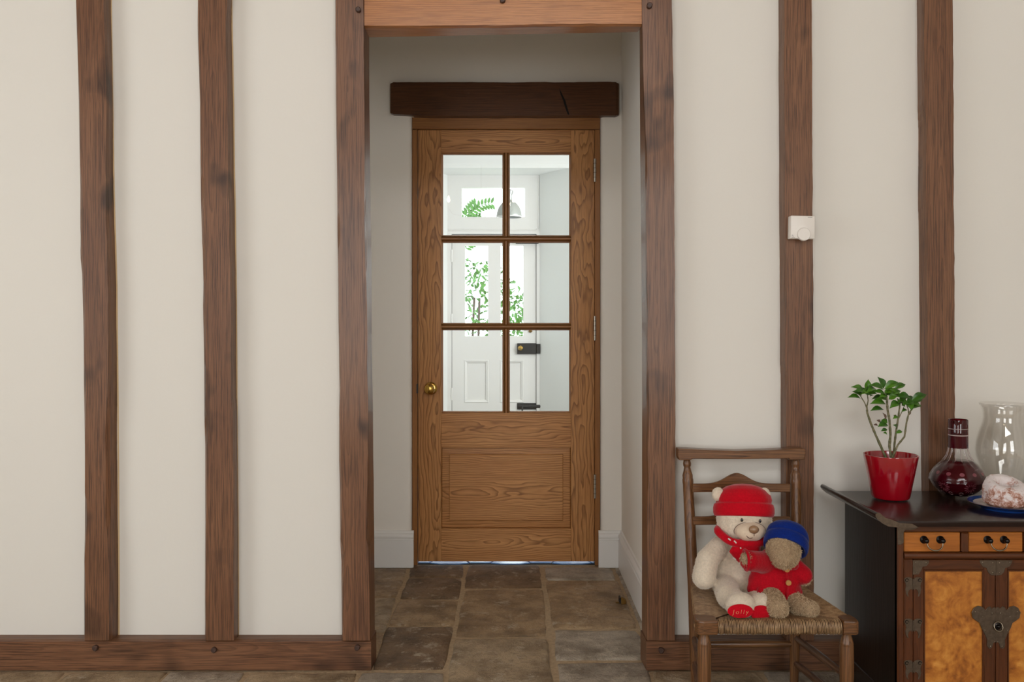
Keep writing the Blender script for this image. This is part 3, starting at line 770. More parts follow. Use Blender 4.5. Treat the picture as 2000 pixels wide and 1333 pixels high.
# pendant lamp
YPN = 7.8
pc = P(994.5, 424, YPN); pm = YPN / FPX
pn = empty('pendant_lamp', (pc.x, YPN, pc.z)); tag(pn, 'grey metal bell-shaped pendant lamp hanging in the hall beyond the glazed door', 'lamp')
lamp_m = plain('grey_enamel', srgb(172,176,172), 0.35, 0.3)
rb = 24.5 * pm
prof = [(rb, pc.z), (rb*1.0, pc.z + 3*pm), (rb*.96, pc.z + 9*pm), (rb*.84, pc.z + 18*pm), (rb*.6, pc.z + 26*pm), (rb*.34, pc.z + 31*pm), (rb*.22, pc.z + 32.5*pm)]
obj('shade', lathe((pc.x, YPN), prof, 32, cap=False), lamp_m, pn, smooth=50, solid=.003)
obj('shade_rim', tube([(pc.x + rb*math.cos(a*PI/16), YPN + rb*math.sin(a*PI/16), pc.z) for a in range(33)], 0.005, 6), M['gloss_white'], pn, smooth=60)
obj('neck', lathe((pc.x, YPN), [(rb*.24, pc.z + 31*pm), (rb*.22, pc.z + 42*pm), (rb*.3, pc.z + 45*pm), (rb*.34, pc.z + 51*pm), (rb*.12, pc.z + 54*pm)], 20), lamp_m, pn, smooth=40)
obj('flex', tube([(pc.x, YPN, pc.z + 52*pm), (pc.x, YPN, HZ)], .0035, 6), M['gloss_white'], pn)
obj('bulb', ell((pc.x, YPN, pc.z + 16*pm), (.03, .03, .04)), M['gloss_white'], pn, smooth=60)
obj('ceiling_rose', lathe((pc.x, YPN), [(.05, HZ - .02), (.045, HZ - .03), (.01, HZ - .04)], 16), M['gloss_white'], pn)
bpy.data.objects['ceiling_rose'].location.z += 0.0205

# garden outside the front door
leaf_m = plain('garden_leaf', srgb(72,122,44), 0.5, noise_amt=0.35, nscale=8)
tl = leaf_m.node_tree.nodes['Principled BSDF']; tl.inputs['Transmission Weight'].default_value = 0.0
tag(obj('ground_outside', box(-8, 8, 9.06, 22, -0.15, -0.02), plain('pale_path', srgb(206,202,190), 0.9, noise_amt=.1)), kind='structure')
def leafcard(c, d, n_, L, Wd):
    d = d.normalized(); s = d.cross(n_).normalized(); n2 = s.cross(d)
    pts = [c, c + d*L*.35 + s*Wd/2 + n2*.06*L, c + d*L*.7 + s*Wd*.38 + n2*.05*L, c + d*L, c + d*L*.7 - s*Wd*.38 + n2*.05*L, c + d*L*.35 - s*Wd/2 + n2*.06*L]
    return pts, [(0,1,2,3), (0,3,4,5)]
def rv():
    while True:
        v_ = Vector((R.uniform(-1,1), R.uniform(-1,1), R.uniform(-1,1)))
        if .05 < v_.length < 1: return v_
def shrub(name, label, c, rad, h, nl, L, top=1.0):
    e = empty(name, (c[0], c[1], -.02)); tag(e, label, 'shrub')
    parts = []
    for _ in range(nl):
        q = rv(); q = q.normalized() * q.length ** .5
        p = Vector((c[0] + q.x*rad, c[1] + q.y*rad, h*(.55 + .45*q.z)))
        parts.append(leafcard(p, rv(), Vector((0,0,1)) + rv()*.5, L*R.uniform(.6,1.2), L*.45))
    obj('foliage', join(*parts), leaf_m, e)
    for k_ in range(4):
        obj('stem', tube([(c[0] + R.uniform(-.08,.08), c[1] + R.uniform(-.08,.08), -.03), (c[0] + R.uniform(-.5,.5)*rad, c[1] + R.uniform(-.5,.5)*rad, h*.75)], .015, 6), M['peg'], e)
    return e
shrub('garden_shrub', 'loose green shrub seen through the left pane of the white front door', (-0.5, 11.2), 0.75, 2.0, 1500, 0.10)
shrub('garden_shrub', 'green shrub seen through the right pane of the white front door', (0.62, 13.0), 0.75, 1.7, 1000, 0.10)
# climber with long pinnate fronds by the fanlight
cl = empty('garden_climber', (-0.62, 9.9, -.02)); tag(cl, 'bright green climber with feathery fronds seen through the fanlight above the front door', 'climber')
obj('stem', tube([(-0.78, 9.9, -.03), (-0.76, 9.95, 1.0), (-0.62, 9.9, 2.25)], [.03, .025, .015], 8), M['peg'], cl)
def frond(p, d, L, nl, ll):
    parts = []; pts = []
    for i in range(nl + 1):
        t_ = i / nl
        q = p + d.normalized()*L*t_ + Vector((0, 0, -0.35*L*t_*t_)); pts.append(q)
    for i in range(1, nl + 1):
        tg = (pts[i] - pts[i-1]).normalized()
        for sgn in (1, -1):
            sd = (tg.cross(Vector((0, 1, 0))) * sgn + tg * .5).normalized()
            parts.append(leafcard(pts[i], sd, Vector((0, -1, .3)), ll, ll*.42))
    parts.append(tube(pts, .004, 5))
    return join(*parts)
YG = 9.9; gm = YG / FPX
obj('frond', frond(P(905, 428, YG), Vector((.52, 0, .55)), .46, 9, .085), leaf_m, cl)
obj('frond', frond(P(900, 440, YG), Vector((.25, .05, .6)), .42, 9, .08), leaf_m, cl)
obj('frond', frond(P(900, 438, YG), Vector((.6, -.05, .25)), .3, 7, .08), leaf_m, cl)
obj('frond', frond(P(896, 452, YG), Vector((.4, .1, .5)), .36, 8, .08), leaf_m, cl)
obj('frond', frond(P(906, 490, YG), Vector((.3, 0, .35)), .3, 8, .075), leaf_m, cl)
#REST
# tan caulk bead along the visible side of the left posts
for kk_ in 'AB':
    V, F = [], []
    nn = 60
    for i in range(nn + 1):
        z = lerp(ZSILL, ZC, i / nn); y = CY + (H - z) * FPX / YF
        x = X(interp(POST[kk_], y)[3], YP)
        V += [(x - .001, YP - .0015, z), (x + .0035, YP - .0008, z), (x + .004, YP + .002, z), (x - .001, YP + .002, z)]
    for i in range(nn):
        for k_ in range(4):
            k2 = (k_ + 1) % 4
            F.append((i*4+k_, i*4+k2, (i+1)*4+k2, (i+1)*4+k_))
    obj('caulk_bead', (V, F), M['caulk'], posts[kk_])

# ================================================================== THERMOSTAT
tb = P(1561.5, 446.5, YF)
TH = empty('thermostat', (tb.x, YF, Z(469, YF))); tag(TH, 'white square wall thermostat with round dial, fixed to an oak post', 'thermostat')
rot = Matrix.Translation(tb) @ Matrix.Rotation(math.radians(1.2), 4, 'Y') @ Matrix.Translation(-tb)
hw = .0405
obj('housing', move(box(tb.x - hw, tb.x + hw, YF - .034, YF, tb.z - .038, tb.z + .039), rot), M['thermo'], TH, bevel=.003, bseg=2, smooth=40)
dc = P(1564, 460, YF)
obj('dial', axis_lathe_y((dc.x - .002, YF - .030, dc.z), [(.0205, .006), (.0222, 0), (.0222, -.008), (.0205, -.0105), (0, -.0105)], 40), M['thermo'], TH, smooth=40)
obj('printed_line', move(box(tb.x + .016, tb.x + .031, YF - .0344, YF - .033, tb.z + .0330, tb.z + .0345), rot), M['print'], TH)
for i_, w_ in enumerate((.004, .007, .010)):
    obj('printed_line', move(box(tb.x - .0365, tb.x - .0365 + w_, YF - .0344, YF - .033, tb.z - .027 - i_*.0038, tb.z - .0258 - i_*.0038), rot), M['print'], TH)

# ================================================================== FLOOR DOOR STOP
fs = (X(1212, 3.66), 3.66)
DS = empty('door_stop', (fs[0], fs[1], 0.0)); tag(DS, 'small brass half-moon door stop with black rubber, on the stone floor', 'door stop')
V, F = lathe((0, 0), [(.027, .001), (.027, .006), (.024, .014), (.017, .021), (.008, .0245), (0, .025)], 24)
V = [(max(p[0], 0.0) * 1.0 + fs[0], p[1] + fs[1], p[2]) for p in V]
obj('brass_dome', (V, F), M['old_brass'], DS, smooth=50)
obj('rubber_pad', box(fs[0] - .007, fs[0] + .001, fs[1] - .017, fs[1] + .017, .002, .026), M['rubber'], DS, bevel=.002)
obj('brass_foot', box(fs[0] - .022, fs[0] + .0, fs[1] - .012, fs[1] + .012, .001, .006), M['old_brass'], DS, bevel=.002)

# ================================================================== CHAIR
CHY = 2.47
CH = empty('rush_seat_chair', (.76, 2.66, 0)); tag(CH, 'low wooden ladder-back chair with woven rush seat holding two teddy bears', 'chair')
def back_post(p0, p1, p2):
    p0, p1, p2 = Vector(p0), Vector(p1), Vector(p2)
    L = (p2 - p1).length
    pts, rad = [], []
    for t_, r_ in ((0, .0135), (.25, .0155), (.6, .0165), (1, .0175)): pts.append(p0.lerp(p1, t_)); rad.append(r_)
    for t_, r_ in ((.15, .018), (.45, .018), (.6, .0178), (.795, .0172), (.81, .0182), (.835, .0182), (.845, .0168), (.87, .0172), (.90, .0135), (.935, .0105), (.945, .0128), (.965, .0135), (.985, .0115), (1.0, .011)):
        pts.append(p1.lerp(p2, t_)); rad.append(r_)
    return tube(pts, rad, 16)
BL = [(.604, 2.85, 0), (.598, 2.85, .32), (.5905, 2.915, .722)]
BR = [(.9287, 2.85, 0), (.9345, 2.85, .32), (.9555, 2.915, .722)]
obj('back_post', back_post(*BL), M['chair_z'], CH, smooth=50); obj('back_post', back_post(*BR), M['chair_z'], CH, smooth=50)
yr = 2.915
tr = [(1324.5,877.5),(1331,877),(1390,880),(1440,881.5),(1500,880),(1560,876.5),(1573,877.5),(1574,886),(1572,898.5),(1543,900),(1541,896.5),(1440,897.5),(1352,897),(1350,899.5),(1327,900),(1324.5,893)]
obj('top_rail', prism([(X(a, yr - .025), Z(b, yr - .025)) for a, b in tr], yr - .025, yr + .02), M['chair_x'], CH, bevel=.003, bseg=2)
def slat(ys, keys, Y_):
    top = [(a, b) for a, b in keys]; bot = [(1544, ys), (1500, ys - .5), (1440, ys - 1.5), (1395, ys - .5), (1353, ys)]
    m = []
    # arched top as a smooth curve
    for i in range(33):
        t_ = i / 32; px = lerp(1353, 1544, t_)
        bump_ = math.exp(-((px - 1440) / 30.0) ** 2)
        m.append((px, lerp(keys[0][1], keys[1][1], bump_)))
    pts = m + bot
    obj('back_slat', prism([(X(a, Y_), Z(b, Y_)) for a, b in pts], Y_, Y_ + .012), M['chair_x'], CH, bevel=.002)
slat(962.5, [(0, 946), (0, 925)], 2.878)
slat(1026.5, [(0, 1010.5), (0, 989)], 2.866)
# front legs and blocks
for xx_ in (.555, .9626):
    obj('front_leg', turned((xx_, 2.492, .293), (xx_, 2.492, 0), [(0, .0125), (.02, .0125), (.06, .0155), (.1, .0185), (.115, .0195), (.125, .0188), (.135, .0195), (.4, .0198), (.8, .0175), (1, .0135)], 18), M['chair_z'], CH, smooth=40)
def block(pts, z0, z1):
    V = [(a, b, z0) for a, b in pts] + [(a, b, z1) for a, b in pts]; m = len(pts)
    return V, [tuple(range(m)), tuple(range(2*m-1, m-1, -1))] + [(i, (i+1) % m, m+(i+1) % m, m+i) for i in range(m)]
obj('corner_block', block([(.5265,2.485),(.531,2.466),(.548,2.462),(.590,2.466),(.590,2.515),(.53,2.53)], .2925, .333), M['chair_x'], CH, bevel=.005, bseg=2)
obj('corner_block', block([(.944,2.466),(.978,2.463),(.989,2.470),(.990,2.495),(.984,2.53),(.944,2.515)], .2925, .333), M['chair_x'], CH, bevel=.005, bseg=2)
def rung(a, b, r_=.0105): obj('stretcher', turned(a, b, [(0, r_*.7), (.08, r_*.85), (.4, r_*1.05), (.6, r_*1.05), (.92, r_*.85), (1, r_*.7)], 12), M['chair_y'] if abs(a[1]-b[1]) > .1 else M['chair_x'], CH, smooth=50)
rung((.932, 2.845, .148), (.9626, 2.50, .166), .0115); rung((.930, 2.845, .066), (.9626, 2.50, .085), .0115)
rung((.601, 2.845, .148), (.555, 2.50, .166), .0115); rung((.602, 2.845, .066), (.555, 2.50, .085), .0115)
rung((.602, 2.85, .126), (.930, 2.85, .126), .0125)
rung((.56, 2.492, .125), (.96, 2.492, .125)); rung((.56, 2.492, .07), (.96, 2.492, .07))
# seat rails (inside the rush) and rush strands
straw = NT('rush'); oc = straw.obj(); n_ = straw.noise(oc, 55, 4, .6); n2_ = straw.noise(oc, 260, 2, .5)
straw.l(straw.mix(straw.math('MULTIPLY', n2_, .6), straw.ramp(n_, [(.3, srgb(112,82,54)), (.5, srgb(164,130,92)), (.7, srgb(190,158,118))]), srgb(90,64,42)), straw.b.inputs['Base Color']); straw.set(Roughness=.5); M['straw'] = straw.m
xl0, xl1, xr0, xr1 = .530, .596, .986, .940     # left/right seat edge at front and back
yf_, yb_ = 2.475, 2.845
ZS = .3265
def seat_x(t_, side): return lerp(xl0, xl1, t_) if side < 0 else lerp(xr0, xr1, t_)
def dipz(x, y):
    u = (x - .763) / .2; v_ = (y - 2.66) / .18
    return ZS - .008 * max(0, 1 - u*u) * max(0, 1 - v_*v_)
V, F = [], []; nx, ny = 14, 10
for j in range(ny + 1):
    for i in range(nx + 1):
        t_ = j / ny; x = lerp(seat_x(t_, -1), seat_x(t_, 1), i / nx); y = lerp(yf_, yb_, t_)
        V.append((x, y, dipz(x, y) - .003))
m = len(V); V += [(a, b, c - .028) for a, b, c in V]
for j in range(ny):
    for i in range(nx):
        a = j*(nx+1)+i; q = (a, a+1, a+nx+2, a+nx+1); F.append(q); F.append(tuple(m + z for z in reversed(q)))
per = [i for i in range(nx+1)] + [(j+1)*(nx+1)-1 for j in range(1, ny+1)] + [ny*(nx+1)+i for i in range(nx-1, -1, -1)] + [j*(nx+1) for j in range(ny-1, 0, -1)]
for a, b in zip(per, per[1:] + per[:1]): F.append((b, a, m+a, m+b))
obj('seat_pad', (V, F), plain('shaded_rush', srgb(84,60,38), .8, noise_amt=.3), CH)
strands = []
cxs = (seat_x(.5, -1) + seat_x(.5, 1)) / 2
def strand(pts, r_=.0022): strands.append(tube(pts, [r_*R.uniform(.85, 1.15)]*len(pts), 5, cap=False))
N = 82
for i in range(N):                       # wrapped over the front rail, running back to the mitre
    x = lerp(.591, .943, (i + .5) / N) + R.uniform(-.0006, .0006)
    u = abs(x - .765) / .18
    depth = lerp(.17, .028, min(1, u))
    pts = [(x + .003, yf_ + .03, ZS - .036), (x + .002, yf_ + .006, ZS - .036 + R.uniform(-.001, .001)), (x, yf_ - .005, ZS - .027), (x - .001, yf_ - .0065, ZS - .012), (x - .0015, yf_ - .001, ZS + .001), (x - .001, yf_ + .012, ZS + .0035)]
    for t_ in (.4, .7, 1.0):
        xx_ = x + (cxs - x) * .06 * t_; yy_ = yf_ + .012 + (depth - .012) * t_
        pts.append((xx_, yy_, dipz(xx_, yy_) + .001))
    strand(pts, .00195)
for side in (-1, 1):
    for i in range(84):
        t_ = lerp(.03, .97, (i + .5) / 84); y = lerp(yf_, yb_, t_); x0 = seat_x(t_, side)
        ln = lerp(.19, .03, abs(t_ - .5) * 2)
        pts = [(x0 + side*.002, y, ZS - .028), (x0 + side*.006, y, ZS - .014), (x0 + side*.002, y, ZS), (x0 - side*.012, y, ZS + .002)]
        for q in (.5, 1.0):
            xx_ = x0 - side*(.012 + (ln-.012)*q); pts.append((xx_, y + (2.66 - y)*.05*q, dipz(xx_, y) + .001))
        strand(pts, .0019)
for i in range(64):
    x = lerp(.61, .928, (i + .5) / 64)
    pts = [(x, yb_ + .012, ZS - .02), (x, yb_ + .008, ZS - .002), (x, yb_ - .01, ZS + .002)]
    dd = lerp(.16, .02, min(1, abs(x - .768)/.16))
    for q in (.5, 1.0): pts.append((x, yb_ - .01 - dd*q, dipz(x, yb_ - dd*q) + .001))
    strand(pts, .0019)
tag(obj('rush_weave', join(*strands), M['straw'], CH, smooth=60), kind='stuff', label='woven straw-coloured rush strands')

# ================================================================== CABINET
YC, YCB = 2.534, 2.93
CBX = X(1946, YC)                     # middle of the cabinet front
def cX(px): return X(px, YC)
def cZ(py): return Z(py, YC)
def mir(x): return 2*CBX - x
xL = cX(1752.5); xRr = mir(xL)
CB = empty('cabinet', (CBX, 2.73, 0)); tag(CB, 'dark low cabinet with golden burl doors, butterfly metal mounts and upturned top ends', 'cabinet')
ZT = .611
obj('side_panel', box(xL, xL + .016, YC + .004, YCB, .07, .592), M['cab_side'], CB)
obj('side_panel', box(xRr - .016, xRr, YC + .004, YCB, .07, .592), M['cab_side'], CB)
obj('back_panel', box(xL + .016, xRr - .016, YCB - .012, YCB, .07, .592), M['cab_side'], CB)
obj('bottom_panel', box(xL + .016, xRr - .016, YC + .02, YCB - .012, .075, .09), M['cab_side'], CB)
obj('base_rail', box(xL - .004, xL + .016, YC - .004, YCB, 0, .0695), M['cab_top'], CB, bevel=.003)
obj('base_rail', box(xRr - .016, xRr + .004, YC - .004, YCB, 0, .0695), M['cab_top'], CB, bevel=.003)
obj('base_rail', box(xL + .016, xRr - .016, YC - .002, YC + .016, .01, .0695), M['cab_x'], CB, bevel=.003)
half = [(1.098, .5935), (1.080, .597), (1.064, .605), (1.050, .617), (1.0455, .624), (1.0455, .630), (1.050, .634), (1.057, .633), (1.064, .627), (1.076, .618), (1.092, .6125), (1.112, ZT)]
out = half + [(mir(a), b) for a, b in reversed(half)]
obj('top_board', prism(out, 2.49, 2.938), M['cab_top'], CB, bevel=.0025, bseg=2, smooth=40)
# metal edging wrapped round the front corner of the top
mh = [(1.112, .5925), (1.080, .596), (1.064, .604), (1.050, .616), (1.0445, .624), (1.0445, .631), (1.050, .635), (1.057, .634), (1.063, .6275), (1.074, .6195), (1.088, .6165), (1.112, .606), (1.15, .603), (1.168, .5925)]
for s_ in (0, 1):
    pts = [(mir(a) if s_ else a, b) for a, b in mh]
    obj('corner_mount', prism(pts, 2.4885, 2.4905), M['mount'], CB)
# front frame
def fr(nm, a, b, c, d, y0, y1, mat, bv=.002): return obj(nm, box(cX(a), cX(b), y0, y1, cZ(d), cZ(c)), mat, CB, bevel=bv)
zbot = .0705; pb = CY + (H - zbot) * FPX / YC
def both(fn, a, b, *r_):
    fn(a, b, *r_); fn(3892 - b, 3892 - a, *r_)
both(lambda a, b: fr('corner_stile', a, b, 1029, pb, YC - .003, YC + .02, M['cab_z'], .004), 1752.5, 1765.5)
fr('top_rail', 1765.5, 3892 - 1765.5, 1028, 1040, YC, YC + .02, M['cab_x'])
V, F = [], []
def half_round(x0, x1, z0, z1):
    zc_, rz_ = (z0 + z1)/2, (z1 - z0)/2
    pr = [(YC + .02, z0), (YC + .003, z0)] + [(YC + .003 - .008*math.cos(a), zc_ + rz_*math.sin(a)) for a in [(-PI/2 + PI*i/8) for i in range(9)]] + [(YC + .003, z1), (YC + .02, z1)]
    m = len(pr)
    V = [(x0, a, b) for a, b in pr] + [(x1, a, b) for a, b in pr]
    return V, [tuple(range(m)), tuple(range(2*m-1, m-1, -1))] + [(i, (i+1) % m, m+(i+1) % m, m+i) for i in range(m)]
obj('drawer_rail', half_round(cX(1765.5), cX(3892 - 1765.5), cZ(1093), cZ(1080)), M['cab_x'], CB, smooth=50)
both(lambda a, b: fr('drawer_divider', a, b, 1040, 1080, YC - .004, YC + .02, M['cab_z'], .004), 1877.5, 1892)
def drawer(a, b):
    d_ = fr('drawer', a, b, 1040.8, 1079.2, YC + .003, YC + .022, M['drawer'], .002)
    mid = (a + b) / 2 - .5
    for s_ in (-1, 1):
        c = (cX(mid + s_*16), YC + .003, cZ(1055))
        obj('handle_boss', axis_lathe_y(c, [(.0115, 0), (.0115, -.002), (.0085, -.004), (.005, -.008), (.006, -.014), (.0075, -.019), (.005, -.023), (0, -.024)], 16), M['mount_dark'], d_, smooth=50)
    pts = []
    for i in range(17):
        a_ = PI * i / 16
        pts.append((cX(mid) - .0245*math.cos(a_)*(1 - .05), YC - .015 - .005*math.sin(a_), cZ(1057) - .0235*math.sin(a_)**.8))
    obj('bail_handle', tube(pts, [.0016 + .0008*math.sin(PI*i/16) for i in range(17)], 8), M['wire'], d_, smooth=60)
drawer(1766.5, 1876.5); drawer(1893, 1999); drawer(3892 - 1876.5, 3892 - 1766.5)
both(lambda a, b: fr('door_post', a, b, 1093.5, pb, YC + .002, YC + .02, M['cab_z']), 1765.5, 1784.3)
S_ = 4.258
def poly(nm, pts, parent, y0, th, mat, mirror=False, bv=.0008):
    q = [(X(1640 + a/S_, YC), Z(1020 + b/S_, YC)) for a, b in pts]
    if mirror: q = [(mir(a), b) for a, b in q]
    return obj(nm, prism(q, y0 - th, y0), mat, parent, bevel=bv)
wing = [(2,22),(14,6),(34,0),(58,2),(74,12),(76,30),(66,50),(60,74),(66,104),(60,140),(48,164),(38,162),(44,138),(36,112),(20,100),(8,112),(2,100)]
lockp = [(0,40),(-8,10),(-24,12),(-34,24),(-52,4),(-76,14),(-88,38),(-112,10),(-150,0),(-186,16),(-207,56),(-198,100),(-166,126),(-140,142),(-124,186),(-96,236),(-74,286),(-78,334),(-60,358),(-36,350),(-26,312),(-10,302),(0,310)]
cornA = [(612,320),(745,320),(745,346),(726,370),(692,378),(684,402),(660,440),(612,442)]
cornB = [(1302,320),(1165,320),(1170,344),(1192,376),(1224,386),(1236,422),(1262,446),(1302,448)]
def cab_door(flip):
    def q(a): return 3892 - a if flip else a
    def part(nm, a, b, c, d, y0, y1, mat, parent=None, bv=.002):
        a, b = (q(b), q(a)) if flip else (a, b)
        return obj(nm, box(cX(a), cX(b), y0, y1, cZ(d), cZ(c)), mat, parent or CB, bevel=bv)
    y0, y1 = YC + .003, YC + .02
    pl = pb - 1
    dr = part('door_panel', 1805.5, 1922.5, 1115, pl - 18, YC + .007, YC + .016, M['burl'], None, .0005)
    part('door_stile', 1785.3, 1805.5, 1094.5, pl, y0, y1, M['cab_z'])
    st = part('door_stile', 1922.5, 1945.4, 1094.5, pl, y0, y1, M['cab_z'])
    part('door_rail', 1805.5, 1922.5, 1094.5, 1115, y0, y1, M['cab_x'])
    part('door_rail', 1805.5, 1922.5, pl - 18, pl, y0, y1, M['cab_x'])
    for a, b, c, d in ((1805.5, 1808, 1115, pl-18), (1920, 1922.5, 1115, pl-18), (1808, 1920, 1115, 1117.5), (1808, 1920, pl-20.5, pl-18)):
        part('panel_bead', a, b, c, d, YC + .002, YC + .01, M['cab_z'], None, .001)
    poly('corner_plate', cornA, CB, y0, .0015, M['mount'], flip); poly('corner_plate', cornB, CB, y0, .0015, M['mount'], flip)
    for cy_ in (460, 806, 1150, 1500, 1860):
        for s_ in (1, -1):
            w_ = poly('hinge_wing', [(614 + s_*a, cy_ + b) for a, b in wing], CB, y0, .0022, M['mount'], flip)
        xh = X(1640 + 614/S_, YC); xh = mir(xh) if flip else xh
        obj('hinge_barrel', tube([(xh, y0 - .003, Z(1020 + (cy_+100)/S_, YC)), (xh, y0 - .003, Z(1020 + (cy_+14)/S_, YC))], .0022, 8), M['mount'], CB, smooth=50)
        for s_ in (1, -1):
            xe_ = X(1640 + (614 + s_*54)/S_, YC); xe_ = mir(xe_) if flip else xe_
            obj('hinge_curl', tube([(xe_ + .0045*math.cos(a*PI/6), y0 - .0028, Z(1020 + (cy_+26)/S_, YC) + .0045*math.sin(a*PI/6)) for a in range(11)], .0011, 6), M['mount_dark'], CB)
    lp = poly('lock_plate', [(1305 + a, 700 + b) for a, b in lockp], CB, y0, .0025, M['mount'], flip, .001)
    for a, b in ((1128,748),(1268,760),(1208,900),(1254,1036),(1290,1000),(1190,790)):
        x_ = X(1640 + a/S_, YC); x_ = mir(x_) if flip else x_
        obj('rivet', ell((x_, y0 - .0028, Z(1020 + b/S_, YC)), (.0018, .0012, .0018), None, 8, 5), M['wire'], lp, smooth=60)
    for lst, y_ in ((((632,338),(720,340),(640,422)), 0), (((1190,338),(1276,342),(1276,425)), 0)):
        for a, b in lst:
            x_ = X(1640 + a/S_, YC); x_ = mir(x_) if flip else x_
            obj('rivet', ell((x_, y0 - .0018, Z(1020 + b/S_, YC)), (.0017, .001, .0017), None, 8, 5), M['wire'], CB, smooth=60)
cab_door(False); cab_door(True)
rc = (X(1640 + 1311/S_, YC), Z(1020 + 866/S_, YC))
obj('ring_pull', tube([(rc[0] + .0125*math.cos(a*PI/12), YC - .006 - .004*math.sin(-a*PI/12), rc[1] + .0125*math.sin(a*PI/12)) for a in range(25)], .0016, 8), M['wire'], CB, smooth=60)
obj('ring_boss', axis_lathe_y((rc[0], YC + .001, rc[1]), [(.0125, 0), (.0105, -.003), (.005, -.004), (.0055, -.009), (.003, -.012), (0, -.0125)], 18), M['mount_dark'], CB, smooth=50)
tc = [(473,42),(560,36),(645,30),(640,46),(612,64),(540,66),(527,84),(527,172),(500,190),(478,186)]
poly('corner_plate', tc, CB, YC - .003, .0015, M['mount']); poly('corner_plate', tc, CB, YC - .003, .0015, M['mount'], True)

# ================================================================== THINGS ON THE CABINET
# ---- potted plant
PY = 2.81; pmx = PY / FPX
pxc = X(1739.5, PY)
PT = empty('potted_plant', (pxc, PY, ZT)); tag(PT, 'leafy green plant with woody stems in a glossy red pot on the cabinet', 'plant')
red = plain('red_glaze', srgb(146,4,22), 0.12, coat=0.8)
pot = [(0, ZT + .0012), (.050, ZT + .0012), (.056, ZT + .004), (.0585, ZT + .010), (.0835, ZT + .1405), (.0832, ZT + .1425), (.0815, ZT + .1425), (.0800, ZT + .139), (.066, ZT + .06), (0, ZT + .06)]
obj('pot', lathe((pxc, PY), pot, 48), red, PT, smooth=35)
soil = plain('soil', srgb(52,36,26), 0.95, noise_amt=.5, nscale=120, bump=.6)
obj('soil', lathe((pxc, PY), [(.0735, ZT + .108), (.05, ZT + .113), (.02, ZT + .116), (0, ZT + .117)], 28, cap=False), soil, PT)
for k_ in range(4): 
    a_ = PI/4 + k_*PI/2
    obj('pot_foot', ell((pxc + .045*math.cos(a_), PY + .045*math.sin(a_), ZT + .001), (.004, .004, .0016), None, 8, 6), M['clear'], PT)
SC = 4.939
def pp(a, b, dy=0.0): return P(1640 + a/SC, 720 + b/SC, PY + dy)
bark = NT('green_bark'); nb = bark.noise(bark.obj(), 90, 4, .6)
bark.l(bark.ramp(nb, [(.35, srgb(74,82,48)), (.55, srgb(112,104,74)), (.7, srgb(150,140,110))]), bark.b.inputs['Base Color']); bark.set(Roughness=.7); bark.bump(nb, .6)
stems = [
 ([(455,885),(400,760),(350,650),(300,530),(266,430),(262,370)], .0042, .0),
 ([(262,370),(275,310),(265,240)], .0022, .0), ([(262,380),(240,330),(190,250)], .002, -.01),
 ([(500,885),(480,750),(490,640),(480,500),(462,400),(456,310),(440,220)], .0046, .005),
 ([(515,880),(530,720),(545,600),(565,480),(578,370),(580,300)], .0036, .012),
 ([(508,860),(560,740),(625,660),(645,520),(665,440),(690,400)], .0034, -.006),
 ([(665,440),(660,390),(640,340)], .002, -.005), ([(560,500),(600,420),(620,370)], .0018, .01)]
for pts_, r0, dy in stems:
    P3 = [pp(a, b, dy) for a, b in pts_]
    # small node bumps along the stem
    fine, rad = [], []
    for i in range(len(P3)-1):
        for q in range(5):
            t_ = q/5; fine.append(P3[i].lerp(P3[i+1], t_)); g_ = (i + t_)/(len(P3)-1)
            rad.append(r0*(1 - .35*g_)*(1.22 if q == 2 else 1 + R.uniform(-.06,.1)))
    fine.append(P3[-1]); rad.append(r0*.6)
    obj('stem', tube(fine, rad, 8), bark.m, PT, smooth=60)
leafm = NT('plant_leaf'); li = leafm.n('ShaderNodeObjectInfo'); ln_ = leafm.noise(leafm.obj(), 30, 3, .5)
leafm.l(leafm.mix(li.outputs['Random'], leafm.ramp(ln_, [(.3, srgb(28,66,12)), (.7, srgb(54,106,20))]), leafm.ramp(ln_, [(.3, srgb(46,92,16)), (.7, srgb(96,146,34))])), leafm.b.inputs['Base Color']); leafm.set(Roughness=.33)
leafd = plain('withered_leaf', srgb(104,82,66), .7, noise_amt=.3)
def leaf(base, tip, wd, dy0, dy1, mat=None, up=None):
    b_, t__ = pp(base[0], base[1], dy0), pp(tip[0], tip[1], dy1)
    d_ = t__ - b_; L = d_.length; d_.normalize()
    nrm = up or Vector((R.uniform(-.35,.35), -.8, R.uniform(.7,1.1)))
    s_ = d_.cross(nrm).normalized(); n2 = s_.cross(d_)
    if n2.z < 0: n2 = -n2
    V, F = [], []
    prof = [(0, .05), (.06, .12), (.14, .42), (.26, .78), (.42, 1.0), (.57, .95), (.70, .72), (.81, .42), (.90, .18), (.96, .07), (1.0, .01)]
    for t_, ww in prof:
        c_ = b_ + d_*L*t_ + n2*L*.16*math.sin(PI*t_)
        hw_ = ww*wd/2
        for u in (-1, -.5, 0, .5, 1):
            V.append(c_ + s_*hw_*u + n2*(abs(u)*hw_*.38))
    for i in range(len(prof)-1):
        for k_ in range(4): F.append((i*5+k_, i*5+k_+1, (i+1)*5+k_+1, (i+1)*5+k_))
    o = obj('leaf', (V, F), mat or leafm.m, PT, smooth=60)
